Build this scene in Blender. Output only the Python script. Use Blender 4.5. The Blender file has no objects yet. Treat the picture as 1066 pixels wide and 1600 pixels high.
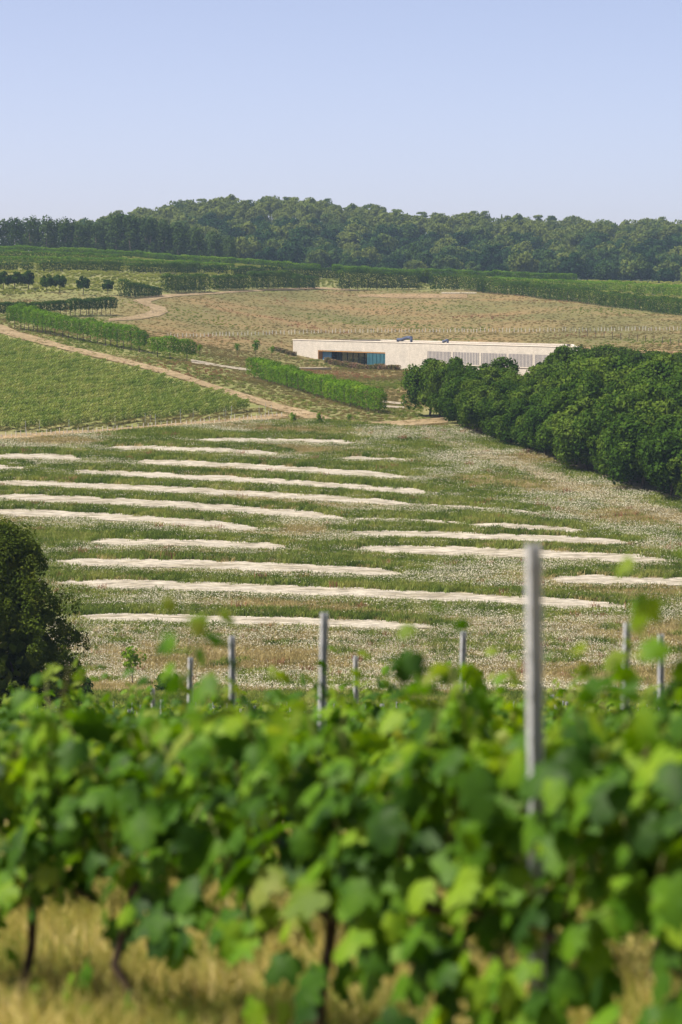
import bpy, math, random
import numpy as np
from mathutils import Vector, Matrix

RNG = np.random.default_rng(11)
random.seed(5)
sc = bpy.context.scene
COL = sc.collection

# ------------------------------------------------------------------ camera
F = 5000.0                      # focal length in photo pixels
HY = 480.0                      # eye level row in the photo
PITCH = math.atan((800 - HY) / F)
cam_d = bpy.data.cameras.new('camera')
cam_d.sensor_fit = 'VERTICAL'
cam_d.sensor_height = 36.0
cam_d.lens = 36.0 * F / 1600.0
cam_d.clip_start = 0.5
cam_d.clip_end = 20000
cam_d.dof.use_dof = True
cam_d.dof.focus_distance = 330.0
cam_d.dof.aperture_fstop = 3.8
cam = bpy.data.objects.new('camera', cam_d)
COL.objects.link(cam)
cam.location = (0, 0, 0)
cam.rotation_euler = (math.pi / 2 - PITCH, 0, 0)
sc.camera = cam

# ------------------------------------------------------------------ sky, sun, exposure
SUN_EL = math.radians(59)
SUN_AZ = math.radians(262)      # clockwise from +Y (the view direction): behind the camera, to the left
w = bpy.data.worlds.new('World'); sc.world = w; w.use_nodes = True
nt = w.node_tree; nt.nodes.clear()
o_ = nt.nodes.new('ShaderNodeOutputWorld'); b_ = nt.nodes.new('ShaderNodeBackground')
s_ = nt.nodes.new('ShaderNodeTexSky'); s_.sky_type = 'NISHITA'; s_.sun_disc = False
s_.sun_elevation = SUN_EL; s_.sun_rotation = SUN_AZ
s_.air_density = 0.35; s_.dust_density = 1.25; s_.ozone_density = 4.0; s_.altitude = 0
b_.inputs['Strength'].default_value = 0.15
tint = nt.nodes.new('ShaderNodeMix'); tint.data_type = 'RGBA'; tint.blend_type = 'MULTIPLY'; tint.inputs[0].default_value = 1.0
tint.inputs[7].default_value = (1.33, 1.01, .83, 1)      # milky summer sky, the same all round
nt.links.new(s_.outputs[0], tint.inputs[6]); nt.links.new(tint.outputs[2], b_.inputs[0]); nt.links.new(b_.outputs[0], o_.inputs[0])
sun_d = bpy.data.lights.new('sun', 'SUN'); sun_d.energy = 5.0; sun_d.angle = math.radians(0.55)
sun_d.color = (1.0, 0.94, 0.84)
sun = bpy.data.objects.new('sun', sun_d); COL.objects.link(sun)
to_sun = Vector((math.sin(SUN_AZ) * math.cos(SUN_EL), math.cos(SUN_AZ) * math.cos(SUN_EL), math.sin(SUN_EL)))
sun.rotation_euler = to_sun.to_track_quat('Z', 'Y').to_euler()
sun.location = to_sun * 50
sc.view_settings.view_transform = 'Standard'
sc.view_settings.look = 'None'
sc.view_settings.exposure = 0.8
sc.view_settings.gamma = 1.0
sc.view_settings.use_curve_mapping = False
sc.cycles.use_denoising = True
sc.cycles.max_bounces = 8
sc.cycles.transparent_max_bounces = 8
sc.cycles.volume_bounces = 0
sc.cycles.sample_clamp_indirect = 6

# ------------------------------------------------------------------ helpers: materials
def _mat(name):
    m = bpy.data.materials.new(name); m.use_nodes = True
    m.node_tree.nodes.clear()
    return m, m.node_tree
def _ramp(nt, stops):
    r = nt.nodes.new('ShaderNodeValToRGB'); e = r.color_ramp.elements
    while len(e) < len(stops): e.new(0.5)
    for el, (p, c) in zip(e, stops):
        el.position = p; el.color = (c[0], c[1], c[2], 1)
    return r
def _noise(nt, scale, detail=5, rough=0.6, vec=None, dist=0.0):
    n = nt.nodes.new('ShaderNodeTexNoise'); n.inputs['Scale'].default_value = scale
    n.inputs['Detail'].default_value = detail; n.inputs['Roughness'].default_value = rough
    n.inputs['Distortion'].default_value = dist
    if vec is None:
        g = nt.nodes.new('ShaderNodeNewGeometry'); vec = g.outputs['Position']
    nt.links.new(vec, n.inputs['Vector'])
    return n
def _mix(nt, fac, a, b, mode='MIX'):
    m = nt.nodes.new('ShaderNodeMix'); m.data_type = 'RGBA'; m.blend_type = mode
    for sock, v in ((m.inputs[0], fac), (m.inputs[6], a), (m.inputs[7], b)):
        if hasattr(v, 'links') or hasattr(v, 'is_linked'): nt.links.new(v, sock)
        elif isinstance(v, (int, float)): sock.default_value = v
        else: sock.default_value = (v[0], v[1], v[2], 1)
    return m.outputs[2]

def leaf_mat(name, stops, trans=0.3, gloss=0.0, scale=0.6, tboost=(1.25, 1.3, 0.5), rnd=0.5):
    """foliage: colour from the object's random value and a slow noise; light passes through"""
    m, nt = _mat(name)
    oi = nt.nodes.new('ShaderNodeObjectInfo')
    n = _noise(nt, scale, 3)
    mm = nt.nodes.new('ShaderNodeMath'); mm.operation = 'MULTIPLY_ADD'
    nt.links.new(oi.outputs['Random'], mm.inputs[0]); mm.inputs[1].default_value = rnd
    m2 = nt.nodes.new('ShaderNodeMath'); m2.operation = 'MULTIPLY_ADD'
    nt.links.new(n.outputs[0], m2.inputs[0]); m2.inputs[1].default_value = 1.6; m2.inputs[2].default_value = -0.3 - rnd * 0.5
    nt.links.new(m2.outputs[0], mm.inputs[2])
    r = _ramp(nt, stops); nt.links.new(mm.outputs[0], r.inputs[0])
    out = nt.nodes.new('ShaderNodeOutputMaterial')
    if gloss > 0:
        d = nt.nodes.new('ShaderNodeBsdfPrincipled'); d.inputs['Roughness'].default_value = 0.55
        d.inputs['Specular IOR Level'].default_value = gloss
        nt.links.new(r.outputs[0], d.inputs['Base Color'])
    else:
        d = nt.nodes.new('ShaderNodeBsdfDiffuse'); nt.links.new(r.outputs[0], d.inputs[0])
    t = nt.nodes.new('ShaderNodeBsdfTranslucent')
    nt.links.new(_mix(nt, 1.0, r.outputs[0], tboost, 'MULTIPLY'), t.inputs[0])
    mx = nt.nodes.new('ShaderNodeMixShader'); mx.inputs[0].default_value = trans
    nt.links.new(d.outputs[0], mx.inputs[1]); nt.links.new(t.outputs[0], mx.inputs[2])
    nt.links.new(mx.outputs[0], out.inputs[0])
    return m

def surf_mat(name, stops, scale=0.5, detail=6, rough=0.9, bump=0.0, bscale=None, spec=0.2, stretch=None, metallic=0.0, fine=None):
    m, nt = _mat(name)
    vec = None
    g = nt.nodes.new('ShaderNodeNewGeometry'); vec = g.outputs['Position']
    if stretch:
        mp = nt.nodes.new('ShaderNodeMapping'); mp.inputs['Scale'].default_value = stretch
        nt.links.new(vec, mp.inputs[0]); vec = mp.outputs[0]
    n = _noise(nt, scale, detail, 0.65, vec)
    r = _ramp(nt, stops); nt.links.new(n.outputs[0], r.inputs[0])
    col = r.outputs[0]
    if fine:
        fs, famt = fine
        n2 = _noise(nt, fs, 2, 0.6, vec)
        r2 = _ramp(nt, [(0.3, (1 - famt,) * 3), (0.7, (1 + famt * 0.6,) * 3)])
        nt.links.new(n2.outputs[0], r2.inputs[0])
        col = _mix(nt, 1.0, col, r2.outputs[0], 'MULTIPLY')
    p = nt.nodes.new('ShaderNodeBsdfPrincipled'); nt.links.new(col, p.inputs['Base Color'])
    p.inputs['Roughness'].default_value = rough; p.inputs['Specular IOR Level'].default_value = spec
    p.inputs['Metallic'].default_value = metallic
    if bump:
        nb = _noise(nt, bscale or scale * 6, 4, 0.7, vec)
        bn = nt.nodes.new('ShaderNodeBump'); bn.inputs['Strength'].default_value = bump
        bn.inputs['Distance'].default_value = 0.3
        nt.links.new(nb.outputs[0], bn.inputs['Height']); nt.links.new(bn.outputs[0], p.inputs['Normal'])
    out = nt.nodes.new('ShaderNodeOutputMaterial'); nt.links.new(p.outputs[0], out.inputs[0])
    return m

# ------------------------------------------------------------------ helpers: meshes
def mesh_arr(name, V, Fc, mat=None, smooth=False):
    V = np.asarray(V, dtype=np.float32); Fc = np.asarray(Fc, dtype=np.int32)
    me = bpy.data.meshes.new(name)
    me.vertices.add(len(V)); me.vertices.foreach_set('co', V.ravel())
    n, k = Fc.shape
    me.loops.add(n * k); me.loops.foreach_set('vertex_index', Fc.ravel())
    me.polygons.add(n); me.polygons.foreach_set('loop_start', np.arange(0, n * k, k, dtype=np.int32))
    me.polygons.foreach_set('use_smooth', np.full(n, bool(smooth)))
    me.update(calc_edges=True)
    if mat: me.materials.append(mat)
    return me
def join(parts):
    Vs, Fs, o = [], [], 0
    for V, Fc in parts:
        Vs.append(np.asarray(V, float)); Fs.append(np.asarray(Fc, int) + o); o += len(V)
    return np.concatenate(Vs), np.concatenate(Fs)
def obj(name, me, parent=None, loc=None, rotz=0.0):
    o = bpy.data.objects.new(name, me); COL.objects.link(o)
    if parent is not None: o.parent = parent
    if loc is not None: o.location = loc
    if rotz: o.rotation_euler = (0, 0, rotz)
    return o
def tag(o, label=None, cat=None, group=None, kind=None):
    if label: o['label'] = label
    if cat: o['category'] = cat
    if group: o['group'] = group
    if kind: o['kind'] = kind
    return o
def empty(name, loc=(0, 0, 0), rotz=0.0):
    o = bpy.data.objects.new(name, None); COL.objects.link(o)
    o.empty_display_size = 0.2; o.location = loc; o.rotation_euler = (0, 0, rotz)
    return o
BOXF = np.array([[0, 3, 2, 1], [4, 5, 6, 7], [0, 1, 5, 4], [1, 2, 6, 5], [2, 3, 7, 6], [3, 0, 4, 7]])
def box(x0, x1, y0, y1, z0, z1):
    return np.array([[x0, y0, z0], [x1, y0, z0], [x1, y1, z0], [x0, y1, z0],
                     [x0, y0, z1], [x1, y0, z1], [x1, y1, z1], [x0, y1, z1]], float), BOXF
def tube(P, R, n=6, cap=True):
    P = np.asarray(P, float); R = np.broadcast_to(np.asarray(R, float), (len(P),))
    T = np.gradient(P, axis=0); T /= np.linalg.norm(T, axis=1)[:, None] + 1e-9
    ref = np.array([1.0, 0.13, 0.07]) if abs(T[0][0]) < 0.8 else np.array([0.1, 1.0, 0.1])
    A = np.cross(T, ref); A /= np.linalg.norm(A, axis=1)[:, None]
    B = np.cross(T, A)
    a = np.linspace(0, 2 * np.pi, n, endpoint=False)
    V = P[:, None, :] + R[:, None, None] * (np.cos(a)[None, :, None] * A[:, None, :] + np.sin(a)[None, :, None] * B[:, None, :])
    V = V.reshape(-1, 3); Fs = []
    for i in range(len(P) - 1):
        for j in range(n):
            k = (j + 1) % n
            Fs.append([i * n + j, i * n + k, (i + 1) * n + k, (i + 1) * n + j])
    if cap:
        V = np.concatenate([V, P[-1:]]); c = len(V) - 1; b = (len(P) - 1) * n
        for j in range(0, n, 1):
            Fs.append([b + j, b + (j + 1) % n, c, c])
    return V, np.array(Fs)
def unit(v): return v / (np.linalg.norm(v, axis=-1, keepdims=True) + 1e-9)
def rdir(n, rng): return unit(rng.normal(size=(n, 3)))
def cards(C, N, S, rng, aspect=0.75, fold=0.12):
    """leaf-sized folded diamonds at C facing N"""
    N = unit(N); T = unit(np.cross(N, rdir(len(C), rng))); B = np.cross(N, T)
    S = np.broadcast_to(S, (len(C),))[:, None]
    V = np.stack([C + T * S * .5, C + B * S * .5 * aspect - N * S * fold, C - T * S * .5, C - B * S * .5 * aspect - N * S * fold], 1).reshape(-1, 3)
    return V, np.arange(len(C) * 4).reshape(-1, 4)

def scatter(name, P, rot, scl, proto, tilt=None):
    """uncountable ground cover: one object whose points carry copies of a small tuft mesh"""
    me = bpy.data.meshes.new(name); P = np.asarray(P, np.float32)
    me.vertices.add(len(P)); me.vertices.foreach_set('co', P.ravel())
    a = me.attributes.new('rotv', 'FLOAT_VECTOR', 'POINT')
    rv = np.zeros((len(P), 3), np.float32); rv[:, 2] = rot
    if tilt is not None: rv[:, :2] = tilt
    a.data.foreach_set('vector', rv.ravel())
    a = me.attributes.new('sclv', 'FLOAT', 'POINT'); a.data.foreach_set('value', np.asarray(scl, np.float32))
    o = obj(name, me)
    ng = bpy.data.node_groups.new(name + '_nodes', 'GeometryNodeTree')
    ng.interface.new_socket('Geometry', in_out='INPUT', socket_type='NodeSocketGeometry')
    ng.interface.new_socket('Geometry', in_out='OUTPUT', socket_type='NodeSocketGeometry')
    gi = ng.nodes.new('NodeGroupInput'); go = ng.nodes.new('NodeGroupOutput')
    ip = ng.nodes.new('GeometryNodeInstanceOnPoints')
    inf = ng.nodes.new('GeometryNodeObjectInfo')
    po = bpy.data.objects.new(name + '_tuft', proto)
    inf.inputs['Object'].default_value = po
    r = ng.nodes.new('GeometryNodeInputNamedAttribute'); r.data_type = 'FLOAT_VECTOR'; r.inputs[0].default_value = 'rotv'
    s = ng.nodes.new('GeometryNodeInputNamedAttribute'); s.data_type = 'FLOAT'; s.inputs[0].default_value = 'sclv'
    L = ng.links.new
    L(gi.outputs[0], ip.inputs['Points']); L(inf.outputs['Geometry'], ip.inputs['Instance'])
    L(r.outputs[0], ip.inputs['Rotation']); L(s.outputs[0], ip.inputs['Scale'])
    L(ip.outputs[0], go.inputs[0])
    md = o.modifiers.new('tufts', 'NODES'); md.node_group = ng
    return o

# ------------------------------------------------------------------ terrain profile
def slope(y):            # rise per metre of depth along the ray through photo row y
    return -np.tan(PITCH + np.arctan((np.asarray(y, float) - 800) / F))
NEAR = [(-200, -1.2), (0, -1.45), (5, -1.9), (8.9, -2.36), (12, -2.72), (17.9, -3.42), (22.8, -4.04), (27.6, -4.7), (36.7, -5.95), (60, -9.05),
        (90, -12.7), (105, -14.5), (120, -16.2), (140, -18.4), (165, -20.9)]
KP = 174900.0
def plane(ys): return [(y, KP / (y - 160)) for y in ys]
lowp = plane([1070, 1020, 970, 900, 840, 795, 740, 690, 650])
COLS = {
    -600: lowp + plane([600, 550, 515]) + [(493, 535), (475, 575), (452, 625), (426, 685), (409, 740), (396, 790), (386, 840)],
    0: lowp + plane([600, 550, 515]) + [(493, 535), (478, 572), (455, 625), (428, 685), (411, 740), (401, 790), (394, 840)],
    150: lowp + plane([600, 560, 530]) + [(500, 545), (484, 580), (457, 640), (430, 700), (415, 750), (407, 795), (400, 840)],
    300: lowp + plane([600, 572]) + [(556, 455), (527, 545), (490, 605), (456, 675), (430, 745), (420, 790), (411, 840)],
    420: lowp + plane([610]) + [(590, 428), (566, 500), (527, 570), (490, 645), (454, 720), (436, 770), (426, 800), (417, 845)],
    533: lowp + [(605, 420), (579, 505), (560, 535), (537, 565), (520, 610), (490, 680), (454, 765), (440, 800), (432, 830), (428, 850)],
    700: lowp + [(605, 420), (580, 480), (556, 530), (535, 565), (518, 615), (490, 680), (453, 770), (443, 800), (436, 830), (433, 850)],
    860: lowp + [(603, 420), (575, 465), (550, 510), (532, 550), (517, 600), (490, 665), (470, 710), (450, 775), (442, 820), (439, 850)],
    1066: lowp + [(600, 405), (565, 465), (535, 530), (516, 590), (494, 645), (464, 735), (450, 790), (446, 820), (442, 850)],
    1700: lowp + [(600, 405), (565, 465), (535, 530), (520, 590), (504, 645), (480, 735), (470, 790), (462, 820), (455, 850)],
}
FARX = [-600, 0, 120, 220, 300, 450, 560, 620, 720, 850, 950, 1066, 1700]
FARY = [400, 398, 388, 362, 344, 342, 349, 365, 369, 371, 380, 378, 396]     # hill ground at 1400 m
MIDX = [-600, 0, 300, 420, 533, 1066, 1700]
MIDZ = [17, 16, 11, 9, 7, 4, 2]                                             # valley at 980 m
DG = np.arange(-200, 2601, 1.0)
PXG = np.arange(-900, 2001, 20.0)
keys = sorted(COLS)
prof = {}
for k in keys:
    pts = list(NEAR) + [(d, d * float(slope(y))) for y, d in COLS[k]]
    d9 = pts[-1][0]
    zc = float(np.interp(k, FARX, [float(slope(y)) * 1400 for y in FARY]))
    zm = float(np.interp(k, MIDX, MIDZ))
    pts += [(900, pts[-1][1] * 0.4 + zm * 0.6), (980, zm), (1060, zm + (zc - zm) * .1), (1180, zm + (zc - zm) * .48), (1300, zm + (zc - zm) * .85), (1400, zc), (1460, zc), (1800, -5), (2200, -15), (2600, -20)]
    a = np.array(pts); prof[k] = np.interp(DG, a[:, 0], a[:, 1])
GRID = np.zeros((len(PXG), len(DG)))
P_ = np.array([prof[k] for k in keys])
for j in range(len(DG)):
    if DG[j] > 900:
        # beyond the crest follow the hill outline directly
        pass
    GRID[:, j] = np.interp(PXG, keys, P_[:, j])
jj = DG > 1000
zfar = np.interp(PXG, FARX, [float(slope(y)) * 1400 for y in FARY]); zmid = np.interp(PXG, MIDX, MIDZ)
prf = np.interp(DG[jj], [1000, 1060, 1180, 1300, 1400, 1460, 1800, 2600], [0, .1, .48, .85, 1, 1, -.3, -.6])
GRID[:, jj] = zmid[:, None] + (zfar - zmid)[:, None] * prf[None, :]
def gsmooth(A, sig, axis):
    r = int(3 * sig); k = np.exp(-0.5 * (np.arange(-r, r + 1) / sig) ** 2); k /= k.sum()
    pad = [(0, 0), (0, 0)]; pad[axis] = (r, r)
    Ap = np.pad(A, pad, mode='edge')
    return np.apply_along_axis(lambda v: np.convolve(v, k, 'valid'), axis, Ap)
G_s = gsmooth(GRID, 6.0, 1)
wn = np.clip((DG - 20) / 40, 0, 1)[None, :]
GRID = GRID * (1 - wn) * 0 + (gsmooth(GRID, 1.5, 1) * (1 - wn) + G_s * wn)
GRID = gsmooth(GRID, 2.2, 0)
def zf(X, Y):
    X = np.asarray(X, float); Y = np.asarray(Y, float)
    px = 533 + F * X / np.maximum(Y, 6.0)
    fi = np.clip((px - PXG[0]) / 20.0, 0, len(PXG) - 1.001); fj = np.clip(Y - DG[0], 0, len(DG) - 1.001)
    i = fi.astype(int); j = fj.astype(int); a = fi - i; b = fj - j
    z = GRID[i, j] * (1 - a) * (1 - b) + GRID[i + 1, j] * a * (1 - b) + GRID[i, j + 1] * (1 - a) * b + GRID[i + 1, j + 1] * a * b
    amp = np.clip((Y - 150) / 120, 0, 1) * np.clip((900 - Y) / 60, 0, 1)
    z = z + amp * 0.10 * (np.sin(X * .21 + Y * .09) + np.sin(Y * .17 - X * .13 + 1.3) + .6 * np.sin(X * .47 + 2))
    return z
def ray(px, py):
    a = (np.asarray(px, float) - 533) / F; b = (800 - np.asarray(py, float)) / F
    cp, sp = math.cos(PITCH), math.sin(PITCH)
    # camera axes: right (1,0,0), forward (0,cp,-sp), up (0,sp,cp)
    return np.stack([a, cp + b * sp, -sp + b * cp], -1)
DM = np.concatenate([np.arange(4, 60, .1), np.arange(60, 300, .5), np.arange(300, 900, 1.0), np.arange(900, 1500, 2.0)])
def hit(px, py, dmin=0.0):
    """first point of the ground on the ray through a photo pixel"""
    px, py = np.broadcast_arrays(np.atleast_1d(np.asarray(px, float)), np.atleast_1d(np.asarray(py, float)))
    D = ray(px, py); D = D / D[:, 1:2]
    dm = DM[DM >= dmin]
    X = D[:, 0:1] * dm[None]; Y = np.broadcast_to(dm[None], X.shape); Z = D[:, 2:3] * dm[None]
    g = Z - zf(X, Y)
    neg = g < 0
    j = np.where(neg.any(1), neg.argmax(1), g.argmin(1))
    j = np.clip(j, 1, len(dm) - 1); r = np.arange(len(j))
    g0, g1 = g[r, j - 1], g[r, j]
    t = np.clip(g0 / (g0 - g1 + 1e-9), 0, 1)
    d = dm[j - 1] + (dm[j] - dm[j - 1]) * t
    Xo = D[:, 0] * d
    return np.stack([Xo, d, zf(Xo, d)], -1)
def to_pix(P):
    P = np.asarray(P, float); cp, sp = math.cos(PITCH), math.sin(PITCH)
    f = P[..., 1] * cp - P[..., 2] * sp; u = P[..., 1] * sp + P[..., 2] * cp
    return 533 + F * P[..., 0] / f, 800 - F * u / f

# ------------------------------------------------------------------ ground
def attr_ground_mat():
    m, nt = _mat('ground_cover')
    def at(n):
        a = nt.nodes.new('ShaderNodeAttribute'); a.attribute_name = n; return a.outputs['Fac']
    g = nt.nodes.new('ShaderNodeNewGeometry'); pos = g.outputs['Position']
    def field(stops, scale, detail=7, stretch=None):
        v = pos
        if stretch:
            mp = nt.nodes.new('ShaderNodeMapping'); mp.inputs['Scale'].default_value = stretch
            nt.links.new(v, mp.inputs[0]); v = mp.outputs[0]
        n = _noise(nt, scale, detail, 0.7, v); r = _ramp(nt, stops); nt.links.new(n.outputs[0], r.inputs[0]); return r.outputs[0]
    grass = field([(.3, (.085, .10, .03)), (.5, (.15, .15, .055)), (.7, (.23, .20, .09))], .35)
    dry = field([(.28, (.085, .086, .026)), (.42, (.125, .115, .041)), (.52, (.165, .13, .053)), (.62, (.195, .13, .056)), (.75, (.20, .155, .068))], .05, 10, (0.6, .5, 1))
    near = field([(.3, (.10, .10, .03)), (.48, (.30, .24, .09)), (.6, (.42, .33, .15)), (.75, (.50, .42, .26))], 1.6)
    vine = field([(.3, (.11, .13, .035)), (.55, (.17, .17, .06)), (.75, (.24, .20, .09))], .25)
    wood = field([(.3, (.03, .045, .015)), (.7, (.06, .08, .025))], .1)
    meadow = field([(.3, (.12, .13, .05)), (.5, (.21, .19, .09)), (.7, (.30, .26, .14))], .4)
    c = grass
    for nm, colr in (('m_meadow', meadow), ('m_dry', dry), ('m_vine', vine), ('m_near', near), ('m_wood', wood)):
        c = _mix(nt, at(nm), c, colr)
    n2 = _noise(nt, 3.0, 3, .7, pos); r2 = _ramp(nt, [(.3, (.7, .7, .7)), (.7, (1.2, 1.2, 1.2))]); nt.links.new(n2.outputs[0], r2.inputs[0])
    c = _mix(nt, 1.0, c, r2.outputs[0], 'MULTIPLY')
    p = nt.nodes.new('ShaderNodeBsdfPrincipled'); nt.links.new(c, p.inputs['Base Color'])
    p.inputs['Roughness'].default_value = .95; p.inputs['Specular IOR Level'].default_value = .1
    out = nt.nodes.new('ShaderNodeOutputMaterial'); nt.links.new(p.outputs[0], out.inputs[0])
    return m
ys_g = np.concatenate([np.arange(-150, 0, 10.0), np.arange(0, 30, .5), np.arange(30, 150, 1.5), np.arange(150, 900, 2.0), np.arange(900, 1500, 8.0), np.arange(1500, 2600, 60.0), [3200, 4500, 7000, 12000]])
us = np.concatenate([np.linspace(-1.6, -.2, 12)[:-1], np.linspace(-.2, .2, 161), np.linspace(.2, 1.6, 12)[1:]])
YY, UU = np.meshgrid(ys_g, us, indexing='ij')
XX = UU * (np.maximum(YY, 0) + 25)
ZZ = zf(XX, YY); ZZ = np.where(YY > 2600, -20, ZZ)
V = np.stack([XX, YY, ZZ], -1).reshape(-1, 3)
nr, nc = len(ys_g), len(us)
idx = np.arange(nr * nc).reshape(nr, nc)
Fg = np.stack([idx[:-1, :-1], idx[:-1, 1:], idx[1:, 1:], idx[1:, :-1]], -1).reshape(-1, 4)
gme = mesh_arr('ground', V, Fg, attr_ground_mat(), True)
gpx, gpy = to_pix(np.where(V[:, 1:2] < 3, np.array([[0, 3, -2]]), V))
Yv = V[:, 1]
def lin(x, xs, ys): return np.interp(x, xs, ys)
def sstep(x, a, b):
    t = np.clip((x - a) / (b - a), 0, 1); return t * t * (3 - 2 * t)
m_near = 1 - sstep(Yv, 30, 60)
m_meadow = sstep(Yv, 175, 190) * (1 - sstep(Yv, 330, 350))
# tan field: depth window by column
dry0 = lin(gpx, [0, 230, 300, 420, 533, 1066], [560, 520, 440, 395, 390, 330]); dry1 = lin(gpx, [0, 250, 533, 750, 1066], [600, 650, 765, 770, 645])
m_dry = sstep(Yv, dry0 - 8, dry0 + 8) * (1 - sstep(Yv, dry1 - 4, dry1 + 6)) * sstep(gpx, 120, 260)
m_vine = np.maximum((1 - sstep(gpx, 450, 520)) * sstep(Yv, 340, 346) * (1 - sstep(Yv, 500, 520)), sstep(Yv, dry1 - 4, dry1 + 6) * (1 - sstep(Yv, 900, 930)))
m_wood = sstep(Yv, 920, 960)
for nm, arr in (('m_near', m_near), ('m_meadow', m_meadow), ('m_dry', m_dry), ('m_vine', m_vine), ('m_wood', m_wood)):
    a = gme.attributes.new(nm, 'FLOAT', 'POINT'); a.data.foreach_set('value', arr.astype(np.float32))
tag(obj('ground', gme), kind='structure')

PATHS = []
def in_poly(px, py, poly):
    c = np.zeros(len(px), bool); n = len(poly)
    for i in range(n):
        (x1, y1), (x2, y2) = poly[i], poly[i - 1]
        if y1 != y2: c ^= ((y1 > py) != (y2 > py)) & (px < (x2 - x1) * (py - y1) / (y2 - y1) + x1)
    return c
def sheet(name, top, bot, mat, lift, nu=60, nv=4, rag=0.0, seed=0, taper=False, dmin=150):
    """a strip of surface lying on the ground between two photo polylines"""
    rng = np.random.default_rng(seed)
    if name in ('dirt_track', 'footpath'): PATHS.append(list(top) + list(bot)[::-1])
    def poly(pl, n):
        a = np.array(pl, float); s = np.r_[0, np.cumsum(np.hypot(*np.diff(a, axis=0).T))]; t = np.linspace(0, s[-1], n)
        return np.stack([np.interp(t, s, a[:, 0]), np.interp(t, s, a[:, 1])], -1)
    A = hit(*poly(top, nu).T, dmin); B = hit(*poly(bot, nu).T, dmin)
    if rag:
        r1 = np.convolve(rng.normal(size=nu + 4), np.ones(5) / 2.2, 'valid') * rag; r2 = np.convolve(rng.normal(size=nu + 4), np.ones(5) / 2.2, 'valid') * rag
        A = A + (A - B) * 0 + np.stack([0 * r1, r1, 0 * r1], -1); B = B + np.stack([0 * r2, r2, 0 * r2], -1)
    t = np.linspace(0, 1, nv)[:, None, None]
    M = A[None] * (1 - t) + B[None] * t
    M[..., 2] = zf(M[..., 0], M[..., 1]) + lift
    ii = np.arange(nv * nu).reshape(nv, nu)
    Fc = np.stack([ii[:-1, :-1], ii[1:, :-1], ii[1:, 1:], ii[:-1, 1:]], -1).reshape(-1, 4)
    o = obj(name, mesh_arr(name, M.reshape(-1, 3), Fc, mat, True)); tag(o, kind='structure')
    return o

M_dirt = surf_mat('dirt_track', [(.3, (.15, .115, .05)), (.5, (.235, .175, .092)), (.7, (.30, .235, .14))], .35, 9, fine=(2.2, .5))
M_path = surf_mat('pale_path', [(.3, (.22, .19, .13)), (.7, (.33, .29, .22))], .8, fine=(4, .25))
M_chalk = surf_mat('chalk', [(.30, (.15, .13, .08)), (.40, (.28, .25, .18)), (.51, (.385, .35, .275)), (.75, (.45, .42, .345))], .8, 10, stretch=(.45, 1.2, 1), fine=(2.6, .45), bump=.8, bscale=4)
M_red = surf_mat('bare_earth', [(.3, (.18, .115, .05)), (.7, (.26, .18, .09))], .3)

sheet('dirt_track', [(-110, 490), (8, 509), (30, 519), (100, 539), (200, 562), (270, 580), (330, 600), (420, 627), (500, 648), (528, 658), (560, 661), (640, 657), (700, 652)],
      [(-110, 502), (0, 521), (24, 528), (100, 547), (200, 570), (268, 588), (330, 608), (420, 637), (480, 655), (515, 668), (555, 671), (640, 666), (700, 661)], M_dirt, .07, 140, 5, .25, 1)
sheet('dirt_track', [(170, 498), (205, 495), (232, 488), (238, 482), (222, 476), (207, 470), (222, 466), (250, 461), (300, 458), (350, 457)],
      [(170, 502), (215, 500), (250, 494), (263, 488), (258, 480), (237, 476), (236, 472), (250, 467), (280, 463), (350, 459)], M_dirt, .09, 120, 5, .1, 2)
sheet('dirt_track', [(330, 457), (420, 452), (500, 449), (560, 453)], [(330, 459.5), (420, 454.5), (500, 452), (560, 455)], M_dirt, .08, 60, 3, .1, 22)
sheet('footpath', [(298, 562), (322, 566), (345, 571), (392, 577)], [(300, 568), (322, 571), (345, 574), (392, 581)], M_path, .08, 40, 3, .05, 3)
sheet('footpath', [(598, 627), (632, 630)], [(598, 630), (632, 633)], M_path, .08, 20, 3, .05, 4)
sheet('footpath', [(598, 634), (632, 636)], [(598, 637), (632, 639)], M_path, .08, 20, 3, .05, 5)
sheet('bare_earth', [(560, 461), (640, 459), (730, 460)], [(560, 464), (640, 466), (730, 466)], surf_mat('pale_soil', [(.3, (.18, .13, .06)), (.7, (.27, .19, .10))], .25, 8, fine=(1.5, .4)), .08, 50, 4, .6, 6)
sheet('bare_earth', [(690, 457), (745, 457)], [(690, 459), (745, 459)], M_path, .08, 30, 3, .2, 7)
sheet('bare_earth', [(860, 541), (960, 545), (1080, 550)], [(860, 546), (960, 556), (1080, 562)], M_red, .08, 50, 4, .6, 9)
sheet('dirt_track', [(-20, 681), (150, 672), (300, 660), (450, 647)], [(-20, 691), (150, 681), (300, 668), (450, 653)], surf_mat('worn_headland', [(.3, (.17, .13, .06)), (.7, (.29, .215, .12))], .5, fine=(2, .4)), .06, 60, 4, .3, 12)

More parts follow.
